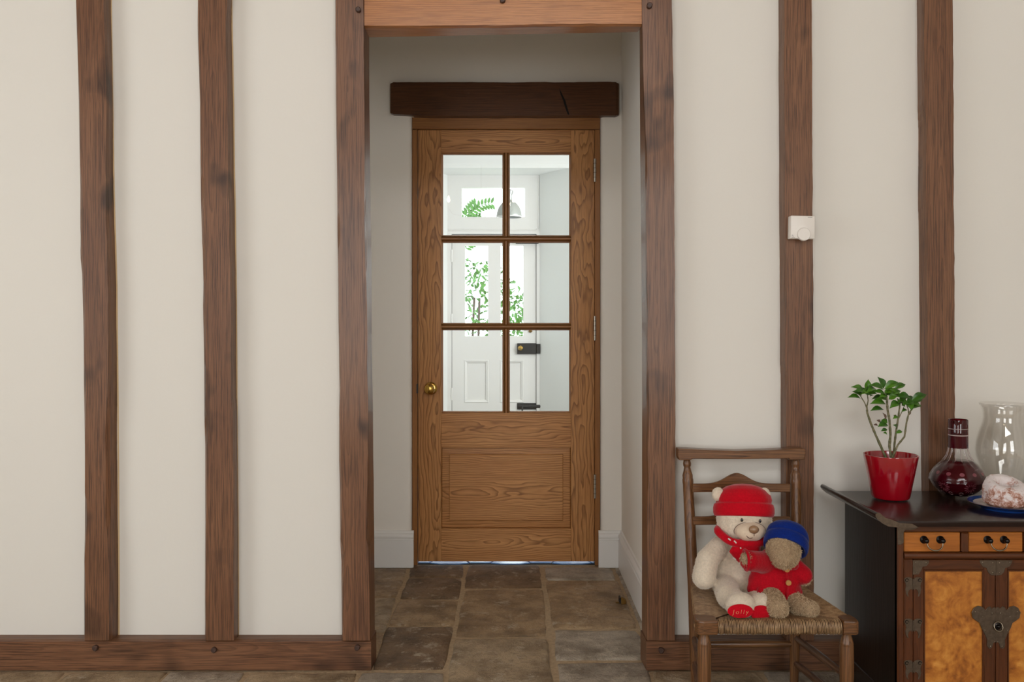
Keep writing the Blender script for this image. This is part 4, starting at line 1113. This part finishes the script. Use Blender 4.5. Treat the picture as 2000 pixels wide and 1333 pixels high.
LV = [((235,235),(105,180),.020,0,-.01),((255,225),(275,103),.017,.01,.015),((425,212),(275,165),.020,-.005,-.01),((422,200),(362,80),.020,.005,.015),((430,200),(568,132),.021,0,.005),((525,205),(638,155),.017,.01,.02),
 ((205,295),(72,283),.017,-.01,-.02),((250,235),(130,225),.016,-.01,-.03),((160,250),(250,190),.014,0,.01),((450,275),(305,232),.018,0,-.025),((440,295),(303,300),.018,.01,.02),((445,345),(288,345),.022,-.005,-.02),((425,400),(292,412),.017,0,.0),
 ((455,270),(380,285),.018,-.01,-.035),((450,265),(505,200),.018,0,.0),((470,262),(592,218),.020,.0,.01),((470,300),(560,270),.018,-.01,-.02),((550,275),(690,295),.024,-.005,-.01),((690,320),(843,255),.022,-.005,.0),((670,330),(690,405),.018,-.01,-.035),((695,340),(780,380),.018,0,.01),
 ((580,330),(478,390),.020,0,-.02),((560,320),(660,345),.020,0,-.015),((600,290),(520,260),.018,.01,.02),((640,330),(740,300),.020,.0,.02),((320,215),(215,235),.018,.005,-.015),((340,190),(260,235),.017,0,-.02),((690,330),(800,300),.016,.01,.02),
 ((465,548),(365,565),.020,0,-.01),((462,530),(395,500),.016,.01,.015),((462,592),(395,607),.010,0,0),((458,640),(415,622),.009,0,0),((538,630),(605,608),.010,0,.01),((548,590),(510,545),.013,.01,.0),((600,420),(650,400),.010,0,.01),((565,470),(510,490),.010,0,-.01)]
for b_, t__, wd, d0, d1 in LV: leaf(b_, t__, wd*1.3, d0, d1)
for _ in range(26):                   # further leaves filling the crown
    b0 = R.choice([(265,240),(440,225),(452,300),(580,305),(640,340),(690,395),(200,255)]); a_ = R.uniform(0, 2*PI); l_ = R.uniform(75, 120)
    leaf((b0[0] + R.uniform(-15,15), b0[1] + R.uniform(-10,25)), (b0[0] + l_*math.cos(a_), b0[1] + l_*.42*math.sin(a_) - 12), R.uniform(.018, .024), R.uniform(-.01,.01), R.uniform(-.03,.03))
for b_, t__, wd in (((395,525),(352,500),.012),((370,555),(325,545),.010),((440,500),(410,425),.012),((540,470),(520,450),.010),((690,420),(660,455),.008)): leaf(b_, t__, wd, 0, .005, leafd)

# ---- ruby decanter
DY = 2.848; dm = DY / FPX; dxc = X(1871.3, DY)
DC = empty('decanter', (dxc, DY, ZT)); tag(DC, 'ruby-red cut-glass decanter with round body and tall neck beside the potted plant', 'decanter')
def rz_(py): return Z(py, DY)
bp = [(.042, ZT + .001), (.048, ZT + .003), (.060, ZT + .014), (.076, ZT + .032), (.0855, ZT + .05), (.088, rz_(938)), (.085, rz_(928)), (.075, rz_(917)), (.060, rz_(907)), (.046, rz_(899)), (.0365, rz_(891)), (.0315, rz_(882)), (.0297, rz_(874))]
def flute(r_, z, a):
    k_ = max(0, min(1, (z - rz_(920)) / (rz_(895) - rz_(920))))
    return r_ * (1 - .11 * k_ * abs(math.sin(7 * a)))
obj('clear_shell', lathe((dxc, DY), bp, 84, flute, cap=False), M['shell'], DC, smooth=40)
inner = [(0, ZT + .006), (.038, ZT + .006), (.056, ZT + .016), (.0725, ZT + .033), (.082, ZT + .05), (.0843, rz_(938)), (.081, rz_(928)), (.071, rz_(917)), (.056, rz_(907)), (.043, rz_(900)), (0, rz_(900))]
obj('ruby_body', lathe((dxc, DY), inner, 60), M['ruby'], DC, smooth=50)
def nk(a, b, r_, nm, mat): return obj(nm, lathe((dxc, DY), [(r_*.8, rz_(a)), (r_, rz_(a)), (r_, rz_(b)), (r_*.8, rz_(b))], 40), mat, DC, smooth=40)
for k_ in range(14):                  # bright ridges between the flutes of the shoulder
    a_ = 2*PI*(k_ + .5)/14 - PI/14
    rl = [(r_, z) for r_, z in bp if z >= rz_(902)]
    obj('flute_ridge', tube([(dxc + r_*math.cos(a_), DY + r_*math.sin(a_), z) for r_, z in rl], [.0007]*len(rl), 5), M['cut_light'], DC)
obj('ruby_neck', lathe((dxc, DY), [(.026, rz_(875)), (.0300, rz_(875)), (.0300, rz_(851))], 40, cap=False), M['ruby'], DC, smooth=40)
obj('clear_band', lathe((dxc, DY), [(.0302, rz_(850.8)), (.0302, rz_(848.8))], 40, cap=False), M['cut_light'], DC)
obj('ruby_collar', lathe((dxc, DY), [(.0300, rz_(848.5)), (.0300, rz_(821)), (.0285, rz_(819.5)), (.0265, rz_(820.5)), (.0262, rz_(860))], 40, cap=False), M['ruby_clear'], DC, smooth=40)
obj('clear_band', lathe((dxc, DY), [(.0303, rz_(838)), (.0303, rz_(836.8))], 40, cap=False), M['cut_light'], DC)
def on_body(a, z, off=.0004):
    pr = inner[1:-1]
    for (r0, z0), (r1, z1) in zip(pr, pr[1:]):
        if z0 <= z <= z1:
            r_ = lerp(r0, r1, (z - z0)/(z1 - z0)) + off
            return Vector((dxc + r_*math.sin(a), DY - r_*math.cos(a), z))
    return Vector((dxc + (pr[-1][0])*math.sin(a), DY - pr[-1][0]*math.cos(a), z))
for k_ in range(6):                   # cut daisies round the body
    a0_ = -1.045 + k_*2*PI/6
    zc_ = rz_(946)
    parts = []
    for p_ in range(12):
        th = 2*PI*p_/12
        ring_ = []
        for u, w_ in ((.25, .0), (.55, .09), (.85, .11), (1.0, 0), (.85, -.11), (.55, -.09)):
            L_ = .021*u; dx_ = L_*math.cos(th) - w_*.021*math.sin(th); dz__ = L_*math.sin(th) + w_*.021*math.cos(th)
            ring_.append(on_body(a0_ + dx_/.082, zc_ + dz__*.9))
        parts.append((ring_, [tuple(range(6))]))
    obj('cut_flower', join(*parts), M['cut'], DC)
for k_ in range(12):                  # discs round shoulder and foot
    a0_ = .2 + k_*2*PI/12
    for zc_, r_, nm, mt in ((rz_(921), .0075, 'cut_disc', M['cut']), (ZT + .0165, .0085, 'cut_scallop', M['cut_light'])):
        ring_ = [on_body(a0_ + r_*math.cos(q*PI/6)/.075, zc_ + r_*.75*math.sin(q*PI/6), .0005) for q in range(12)]
        obj(nm, (ring_, [tuple(range(12))]), mt, DC)

# ---- hurricane glass
GY = 2.855; gxc = X(1962, GY)
HG = tag(obj('hurricane_glass', lathe((gxc, GY), [(.042, ZT + .001), (.044, ZT + .004), (.0455, ZT + .02), (.056, ZT + .05), (.072, ZT + .09), (.0835, ZT + .128), (.086, ZT + .152), (.083, ZT + .178), (.074, ZT + .212), (.0645, ZT + .242), (.0620, ZT + .258), (.0635, ZT + .275), (.068, ZT + .290), (.0742, ZT + .303)], 64, cap=False), M['clear'], smooth=60, solid=.0028),
         'tall clear glass hurricane shade standing behind the plate on the cabinet', 'glass shade')

# ---- plate and cake
QY = 2.65; qx = X(1964, QY)
PL = empty('plate', (qx, QY, ZT)); tag(PL, 'round plate with blue rim and white centre under the sugared cake', 'plate')
blue = plain('blue_glaze', srgb(30,74,150), .15, coat=.6); white = plain('white_glaze', srgb(226,220,214), .18, coat=.5)
obj('rim', lathe((qx, QY), [(.060, ZT + .0015), (.066, ZT + .001), (.070, ZT + .006), (.090, ZT + .014), (.1035, ZT + .0195), (.1045, ZT + .0205), (.1035, ZT + .0215), (.088, ZT + .0165)], 64, cap=False), blue, PL, smooth=50)
obj('well', lathe((qx, QY), [(.0885, ZT + .0166), (.074, ZT + .0115), (.0, ZT + .0105)], 64, cap=False), white, PL, smooth=50)
obj('gold_line', tube([(qx + .1043*math.cos(a*PI/32), QY + .1043*math.sin(a*PI/32), ZT + .0207) for a in range(65)], .0007, 5), M['old_brass'], PL)
obj('underside', lathe((qx, QY), [(0, ZT + .0045), (.060, ZT + .0045), (.060, ZT + .0015)], 48, cap=False), blue, PL)
cz0 = ZT + .0118
cp = []
for r_, z in ((.0, .004), (.030, .0), (.048, .0), (.057, .006), (.0615, .018), (.0630, .032), (.0615, .050), (.056, .064), (.046, .072), (.032, .0715), (.024, .062), (.0195, .046), (.016, .032), (0, .028)): cp.append((r_, cz0 + z))
fine = []
for (r0, z0), (r1, z1) in zip(cp, cp[1:]):
    for q in range(4): fine.append((lerp(r0, r1, q/4), lerp(z0, z1, q/4)))
fine.append(cp[-1])
def lump(r_, z, a):
    v_ = Vector((r_*math.cos(a), r_*math.sin(a), z))
    return r_ + (.0022*mnoise.noise(v_*60) + .0013*mnoise.noise(v_*160)) * min(1, r_/.02) + .0012*math.cos(9*a)*min(1, r_/.04)
ck_ = NT('sugared_cake'); o_ = ck_.obj(); a1_ = ck_.noise(o_, 45, 5, .65); a2_ = ck_.noise(o_, 220, 4, .6)
spz = ck_.n('ShaderNodeSeparateXYZ'); ck_.l(o_, spz.inputs[0])
spz.name = 'height'
fac = ck_.math('ADD', ck_.math('MULTIPLY', spz.outputs[2], 3.2), ck_.math('ADD', a1_, ck_.math('MULTIPLY', ck_.math('SUBTRACT', a2_, .5), .35)))
ck_.l(ck_.ramp(fac, [(.36, srgb(150,100,78)), (.44, srgb(196,156,142)), (.54, srgb(226,216,214))]), ck_.b.inputs['Base Color']); ck_.set(Roughness=.9); ck_.bump(ck_.math('ADD', a1_, a2_), .7, .003)
cv, cf2 = lathe((qx, QY), fine, 72, lump)
cv = [(p[0], p[1], p[2] + (p[1] - QY)*.34*max(0, p[2] - cz0 - .03)/.042) for p in cv]
tag(obj('ring_cake', (cv, cf2), ck_.m, smooth=60), 'round sugar-dusted cake with a hollow in its top, sitting on the plate', 'cake')

# ================================================================== TEDDY BEARS
def capsule(a, b, ra, rb, n_=7):
    a, b = Vector(a), Vector(b); out_ = []
    for i in range(n_):
        t_ = i/(n_-1); out_.append(ell(a.lerp(b, t_), (lerp(ra, rb, t_),)*3, None, 14, 9))
    return join(*out_)
def plush(name, parts, mat, parent, voxel=.004, smooth_it=6):
    v, f = join(*parts)
    me = bpy.data.meshes.new('tmp'); me.from_pydata([tuple(p) for p in v], [], f)
    o = bpy.data.objects.new('tmp', me); COL.objects.link(o)
    m1 = o.modifiers.new('r', 'REMESH'); m1.mode = 'VOXEL'; m1.voxel_size = voxel
    m2 = o.modifiers.new('s', 'SMOOTH'); m2.factor = .5; m2.iterations = smooth_it
    bpy.context.view_layer.update()
    ev = o.evaluated_get(bpy.context.evaluated_depsgraph_get())
    em = ev.to_mesh()
    V = [p.co.copy() for p in em.vertices]; F = [tuple(q.vertices) for q in em.polygons]
    ev.to_mesh_clear()
    bpy.data.objects.remove(o); bpy.data.meshes.remove(me)
    return obj(name, (V, F), mat, parent, smooth=180)
def fur(src, count, L, wd, mat, parent, curl=.5, keep=None, name='fur'):
    me = src.data; base = WORLD[src.name]; parts_v, parts_f = [], []
    polys = me.polygons; npol = len(polys)
    for _ in range(count):
        p = polys[R.randrange(npol)]
        c = p.center + base; nrm = p.normal
        if nrm.y > .55: continue
        if keep and not keep(c): continue
        c = c + Vector((R.uniform(-.5,.5), R.uniform(-.5,.5), R.uniform(-.5,.5)))*.004
        tg = rv(); tg = (tg - nrm*tg.dot(nrm)); tg = (tg + Vector((0,0,-.35)))
        l_ = L*R.uniform(.6,1.25)
        d1 = (nrm + tg*curl).normalized(); d2 = (nrm*.4 + tg*curl*1.8).normalized()
        s_ = d1.cross(rv()).normalized()*wd/2
        p0 = c - nrm*.001; p1 = p0 + d1*l_*.55; p2 = p1 + d2*l_*.45
        k_ = len(parts_v)
        parts_v += [p0 - s_, p0 + s_, p1 + s_*.8, p1 - s_*.8, p2]
        parts_f += [(k_, k_+1, k_+2, k_+3), (k_+3, k_+2, k_+4)]
    o = obj(name, (parts_v, parts_f), mat, parent)
    return tag(o, kind='stuff')
cream = plain('cream_plush', srgb(212,198,178), .95, noise_amt=.12, nscale=150, bump=.6, spec=.1, sheen=.5)
creamf = plain('cream_fur', srgb(218,204,184), .9, spec=.15, sheen=.4)
brownp = plain('brown_plush', srgb(158,134,106), .95, noise_amt=.25, nscale=120, bump=.8, spec=.1)
brownf = plain('brown_fur', srgb(192,168,136), .8, noise_amt=.25, nscale=300, spec=.2)
redf = plain('red_fleece', srgb(186,12,30), .95, noise_amt=.12, nscale=180, bump=.35, spec=.1, sheen=.25)
redk = plain('red_felt', srgb(172,14,30), .95, noise_amt=.18, nscale=220, bump=.6, spec=.1, sheen=.2)
bluef = plain('blue_felt', srgb(14,38,112), .95, noise_amt=.18, nscale=220, bump=.5, spec=.1, sheen=.15)
gold = plain('gold_satin', srgb(142,110,80), .3, coat=.3)
blk = plain('black_bead', srgb(12,10,9), .08, coat=1.0)
thread = plain('brown_thread', srgb(92,66,52), .8)

# ---- cream bear
TB = empty('teddy_bear', (X(1440, 2.74), 2.74, .327)); tag(TB, 'larger cream teddy bear in a red fleece hat and scarf, sitting on the chair', 'teddy bear')
hd = P(1453, 1013, 2.74)
mz = P(1463, 1037, 2.672)
parts = [ell(hd, (.087, .078, .074)), ell(hd + Vector((0, -.012, -.02)), (.088, .07, .055)), ell(mz, (.045, .040, .030)),
         ell(P(1443, 1103, 2.755), (.082, .074, .092)), ell(P(1440, 1125, 2.745), (.088, .078, .072)), ell(P(1446, 1062, 2.75), (.062, .055, .04)),
         ell(P(1402.5, 966, 2.745), (.021, .013, .023)), ell(P(1492, 966, 2.745), (.021, .013, .022)),
         capsule(P(1411, 1062, 2.735), P(1382, 1094, 2.69), .031, .035), capsule(P(1382, 1094, 2.69), P(1375, 1128, 2.665), .035, .0365),
         capsule(P(1486, 1068, 2.755), P(1512, 1110, 2.735), .030, .034),
         capsule(P(1414, 1138, 2.725), P(1424, 1166, 2.60), .040, .038), capsule(P(1424, 1166, 2.60), P(1444, 1182, 2.535), .036, .034), ell(P(1446, 1183, 2.528), (.0445, .033, .0385)),
         capsule(P(1470, 1150, 2.70), P(1480, 1176, 2.60), .036, .036), ell(P(1486, 1183, 2.545), (.038, .030, .036))]
body = plush('body', parts, cream, TB, .0042, 5)
fur(body, 46000, .0034, .0007, creamf, TB, .9)
# face
mzl = plush('muzzle', [ell(mz + Vector((.001, -.004, 0)), (.0485, .0425, .0292)), ell(mz + Vector((-.012, -.012, -.006)), (.026, .030, .022)), ell(mz + Vector((.012, -.012, -.006)), (.026, .030, .022))], plain('cream_velour', srgb(214,194,170), .9, noise_amt=.05, nscale=300, sheen=.4, spec=.1), TB, .003, 4)
nz = P(1472.5, 1035, 2.625)
obj('nose', ell(nz, (.0155, .011, .0125)), gold, TB, smooth=60, label='shiny bronze satin nose')
for a, b in ((1449, 1016.5), (1484.5, 1018.5)):
    obj('eye', ell(P(a, b, 2.660), (.0043, .004, .0055)), blk, TB, smooth=60)
mo = []
for i in range(9):
    t_ = i/8; px_ = lerp(1458, 1473, t_); py_ = 1047 + 5.2*math.sin(PI*t_)**.7
    mo.append(P(px_, py_, 2.6295 + .004*abs(t_-.5)))
obj('mouth', tube(mo, .0011, 6), thread, TB, smooth=60)
obj('mouth', tube([P(1473, 1042, 2.622), P(1473, 1047.5, 2.6245)], .0009, 6), thread, TB)
sm_ = []
for i in range(25):                    # stitched outline round the muzzle
    a_ = PI*1.12 - PI*1.24*i/24
    sm_.append(mz + Vector((.001 + .0478*math.cos(a_), -.004 - .006*math.sin(a_), .0285*math.sin(a_))))
obj('muzzle_seam', tube(sm_, .0011, 6), thread, TB)
# hat
def hat_mesh(cuff, prof, folds, seg=60):
    v, f = lathe((0, 0), prof, seg, lambda r_, z, a: r_*(1 + folds*math.sin(3*a + 1.1)*(1 if z > .036 else .25)*max(0, z)/.06 + .5*folds*math.sin(7*a + 2)*(1 if z > .036 else .3)))
    return v, f
prof = [(.080, .006), (.086, -.007), (.091, -.005), (.0945, .006), (.0945, .020), (.092, .031), (.0865, .035), (.0845, .037), (.0865, .047), (.083, .060), (.072, .075), (.054, .087), (.03, .094), (.0, .0965)]
fine = []
for (r0, z0), (r1, z1) in zip(prof, prof[1:]):
    for q in range(3): fine.append((lerp(r0, r1, q/3), lerp(z0, z1, q/3)))
fine.append(prof[-1])
HM = Matrix.Translation(P(1452.5, 1006, 2.745)) @ Matrix.Rotation(math.radians(2), 4, 'Y') @ Matrix.Rotation(math.radians(-14), 4, 'X') @ Matrix.Diagonal((1.0, .95, 1.0, 1))
obj('hat', move(hat_mesh(None, fine, .034), HM), redf, TB, smooth=80, label='red fleece hat with turned-up brim')
# scarf: band round the neck and the knotted end on the chest
key_ = [P(1402, 1036, 2.715), P(1411, 1047, 2.682), P(1425, 1057, 2.660), P(1442, 1062, 2.652), P(1462, 1064, 2.652), P(1482, 1062, 2.662), P(1498, 1052, 2.69), P(1504, 1040, 2.74), P(1490, 1030, 2.81), P(1453, 1026, 2.83), P(1414, 1028, 2.80)]
sc_ = []
for i in range(len(key_)):
    p0, p1, p2, p3 = [key_[(i + q) % len(key_)] for q in (-1, 0, 1, 2)]
    for q in range(5):
        t_ = q/5
        sc_.append(.5*((2*p1) + (p2 - p0)*t_ + (2*p0 - 5*p1 + 4*p2 - p3)*t_*t_ + (3*p1 - p0 - 3*p2 + p3)*t_**3))
sc_.append(sc_[0])
obj('scarf', tube(sc_, .0125, 10), redf, TB, smooth=80)
def cloth(nm, pts, Y_, bulge, th, mat, parent):
    """flat cloth piece, curved over the body: px outline, bulge makes its middle come forward"""
    cx_ = sum(p[0] for p in pts)/len(pts); cy_ = sum(p[1] for p in pts)/len(pts)
    rings = []
    for s_ in (1, .75, .5, .25):
        rings.append([P(cx_ + (a-cx_)*s_, cy_ + (b-cy_)*s_, Y_ - bulge*(1 - s_*s_)) for a, b in pts])
    m = len(pts); V = [p for r_ in rings for p in r_] + [P(cx_, cy_, Y_ - bulge)]
    F = [(r_*m+k_, r_*m+(k_+1) % m, (r_+1)*m+(k_+1) % m, (r_+1)*m+k_) for r_ in range(3) for k_ in range(m)] + [(3*m+k_, 3*m+(k_+1) % m, 4*m) for k_ in range(m)]
    return obj(nm, (V, F), mat, parent, smooth=80, solid=th)
def dens(pts, k=4):
    out_ = []
    for a, b in zip(pts, pts[1:] + pts[:1]):
        for i in range(k): out_.append((lerp(a[0], b[0], i/k), lerp(a[1], b[1], i/k)))
    return out_
cloth('scarf_end', dens([(1424.5,1078),(1432,1066),(1444,1054),(1470,1057),(1486,1062),(1484,1084),(1468,1094),(1448,1103),(1436,1092)]), 2.655, .012, .005, redf, TB)
for a, b, c, d in ((1422.5,1052.5,1427,1056),(1434,1057,1438,1061.5),(1446,1070,1447,1072),(1432,1090,1437,1094),(1444,1100,1448,1103)):
    pa, pb2 = P(a, b, 2.642), P(c, d, 2.642)
    obj('white_stitch', tube([pa, pb2], [.0022, .0022], 6), M['thermo'], TB)
# soles with embroidered word
def sole(c, rx_, rz2, tilt, rotz=0.0):
    V, F = lathe((0, 0), [(1.0, 0), (.93, .10), (.7, .22), (.4, .29), (0, .31)], 28, cap=False)
    Mx = Matrix.Translation(c) @ Matrix.Rotation(rotz, 4, 'Z') @ Matrix.Rotation(tilt, 4, 'X') @ Matrix.Diagonal((rx_, rz2, .016, 1))
    return move((V, F), Mx), Mx
vf, Mx = sole(P(1446, 1194.5, 2.4935), .0370, .0195, math.radians(80))
obj('sole', vf, redf, TB, smooth=70, label='red sole with pale embroidered word')
vf, Mx2 = sole(P(1486, 1198, 2.512), .031, .0215, math.radians(82), .15)
obj('sole', vf, redf, TB, smooth=70, label='red sole partly hidden by the smaller bear')
def text_mesh(nm, body_, size, Mw, mat, parent, ext=.0006):
    cu = bpy.data.curves.new('t', 'FONT'); cu.body = body_; cu.size = size; cu.align_x = 'CENTER'; cu.align_y = 'CENTER'; cu.extrude = ext; cu.space_character = 1.45; cu.shear = .25; cu.offset = -.0005
    o = bpy.data.objects.new('t', cu); COL.objects.link(o); bpy.context.view_layer.update()
    ev = o.evaluated_get(bpy.context.evaluated_depsgraph_get()); em = ev.to_mesh()
    V = [Mw @ p.co for p in em.vertices]; F = [tuple(q.vertices) for q in em.polygons]
    ev.to_mesh_clear(); bpy.data.objects.remove(o); bpy.data.curves.remove(cu)
    return obj(nm, (V, F), mat, parent)
Mt = Matrix.Translation(P(1446, 1196.5, 2.4882)) @ Matrix.Rotation(math.radians(80), 4, 'X')
text_mesh('embroidered_word', 'Jolly', .0175, Mt, plain('gold_thread', srgb(222,176,120), .5), TB)

# ---- smaller brown bear
SB = empty('teddy_bear', (X(1515, 2.62), 2.62, .328)); tag(SB, 'smaller shaggy brown teddy bear in red jacket and blue cap beside the cream one', 'teddy bear')
h2 = P(1530, 1076, 2.585)
parts = [ell(h2, (.050, .046, .050)), ell(h2 + Vector((-.004, -.022, -.012)), (.040, .036, .035)), ell(P(1518, 1130, 2.64), (.058, .045, .068)),
         capsule(P(1528, 1095, 2.62), P(1522, 1110, 2.63), .034, .04),
         capsule(P(1503, 1160, 2.60), P(1510, 1176, 2.55), .032, .034), capsule(P(1510, 1176, 2.55), P(1519, 1187, 2.515), .034, .031),
         capsule(P(1538, 1166, 2.61), P(1562, 1184, 2.555), .030, .030), capsule(P(1562, 1184, 2.555), P(1583, 1190, 2.525), .029, .024),
         capsule(P(1490, 1100, 2.60), P(1459, 1093, 2.545), .022, .019),
         capsule(P(1556, 1110, 2.62), P(1571, 1130, 2.60), .022, .02)]
b2 = plush('body', parts, brownp, SB, .0042, 4)
fur(b2, 30000, .0075, .0012, brownf, SB, 1.5, keep=lambda c: not (1466 < CX + c.x*FPX/c.y < 1562 and 1114 < CY + (H - c.z)*FPX/c.y < 1150))
coat = [ell(P(1513, 1118, 2.635), (.072, .058, .052)), ell(P(1512, 1138, 2.63), (.079, .064, .050)),
        capsule(P(1474, 1152, 2.62), P(1552, 1157, 2.62), .024, .024), capsule(P(1490, 1156, 2.585), P(1546, 1160, 2.585), .018, .018),
        capsule(P(1500, 1100, 2.615), P(1464, 1096, 2.555), .034, .030), capsule(P(1548, 1108, 2.625), P(1568, 1124, 2.60), .032, .029),
        capsule(P(1504, 1092, 2.62), P(1544, 1100, 2.62), .030, .030)]
ct = plush('jacket', coat, redk, SB, .0045, 4)
# skirt of the jacket, flaring to an open hem
hem = []
V, F = [], []
nseg, nr = 48, 7
for i in range(nr):
    t_ = i/(nr-1)
    for k_ in range(nseg):
        a_ = 2*PI*k_/nseg
        rx_ = lerp(.074, .0825, t_); ry_ = lerp(.060, .066, t_)
        c_ = P(lerp(1513, 1512.5, t_), lerp(1132, 1168 + 6*math.cos(a_) + 2.0*math.sin(5*a_), t_), 2.632)
        V.append((c_.x + rx_*math.cos(a_)*(1+.015*math.sin(4*a_)*t_), c_.y + ry_*math.sin(a_), c_.z))
for i in range(nr-1):
    for k_ in range(nseg):
        k2 = (k_+1) % nseg
        F.append((i*nseg+k_, i*nseg+k2, (i+1)*nseg+k2, (i+1)*nseg+k_))
obj('jacket_skirt', (V, F), redk, SB, smooth=80, solid=.004)
cf_ = P(1457, 1094.5, 2.545)
obj('cuff', tube([cf_ + Vector((.004*math.cos(q*PI/12), .012*math.cos(q*PI/12)*1.0, 0)) + Vector((-.010*math.cos(q*PI/12)*.5, .018*math.cos(q*PI/12), .0285*math.sin(q*PI/12))) for q in range(25)], .0045, 8), redk, SB, smooth=80)
cl_ = []
for i in range(33):
    a_ = 2*PI*i/32
    cl_.append(P(1524, 1097, 2.605) + Vector((.046*math.cos(a_), .040*math.sin(a_), .006 - .012*math.cos(a_) + .010*math.sin(a_))))
obj('collar', tube(cl_, .0085, 8), redk, SB, smooth=80)
obj('front_edge', tube([P(1534, 1106, 2.5645), P(1538, 1125, 2.5585), P(1539, 1145, 2.557), P(1537, 1171, 2.561)], [.0022]*4, 6), redk, SB, smooth=80)
wbtn = plain('wooden_button', srgb(176,124,66), .5, noise_amt=.2)
for a, b, y_ in ((1537, 1113, 2.560), (1540, 1139, 2.5555)):
    c_ = P(a, b, y_)
    obj('button', axis_lathe_y(c_, [(.0075, .003), (.0085, 0), (.0078, -.003), (.005, -.0035), (0, -.003)], 18), wbtn, SB, smooth=50)
# soft blue cap with a rolled edge
prof = [(.050, .004), (.057, -.012), (.063, -.012), (.0655, -.002), (.0655, .012), (.063, .020), (.061, .021), (.063, .030), (.060, .044), (.050, .057), (.030, .066), (0, .069)]
fine = []
for (r0, z0), (r1, z1) in zip(prof, prof[1:]):
    for q in range(3): fine.append((lerp(r0, r1, q/3), lerp(z0, z1, q/3)))
fine.append(prof[-1])
ax = Vector((.30, .50, .62)).normalized()
CM = Matrix.Translation(P(1534, 1069, 2.603) + ax*.006) @ ax.to_track_quat('Z', 'Y').to_matrix().to_4x4()
obj('cap', move(hat_mesh(None, fine, .02), CM), bluef, SB, smooth=80, label='dark blue felt cap')

# ================================================================== CHANDELIER (behind the camera, mirrored in the door panes)
CC = Vector((-.32, -1.0, 2.50))
CL = empty('chandelier', (CC.x, CC.y, 2.30)); tag(CL, 'four-armed chandelier with candle bulbs, seen only mirrored in the door panes', 'chandelier')
obj('stem', turned((CC.x, CC.y, ZC), (CC.x, CC.y, 2.32), [(0, .03), (.01, .03), (.015, .008), (.92, .008), (.94, .02), (.97, .035), (1, .01)], 12), M['old_brass'], CL, smooth=50)
em = NT('candle_bulb'); em.b.inputs['Base Color'].default_value = (1, .9, .75, 1); em.b.inputs['Emission Color'].default_value = (1, .72, .42, 1); em.b.inputs['Emission Strength'].default_value = 40
for deg in (160, 235, 325, 18):
    a_ = math.radians(deg); d_ = Vector((math.cos(a_), math.sin(a_), 0))
    arm = obj('arm', tube([CC + Vector((0,0,-.12)), CC + d_*.15 + Vector((0,0,-.17)), CC + d_*.32 + Vector((0,0,-.15)), CC + d_*.37 + Vector((0,0,-.09))], .006, 8), M['old_brass'], CL, smooth=60)
    q_ = CC + d_*.37
    obj('candle_tube', tube([q_ + Vector((0,0,-.09)), q_ + Vector((0,0,-.025))], .011, 10), M['gloss_white'], arm)
    obj('bulb', lathe((q_.x, q_.y), [(.008, q_.z - .025), (.016, q_.z - .005), (.017, q_.z + .008), (.010, q_.z + .03), (.003, q_.z + .045), (0, q_.z + .047)], 12), em.m, arm, smooth=60)
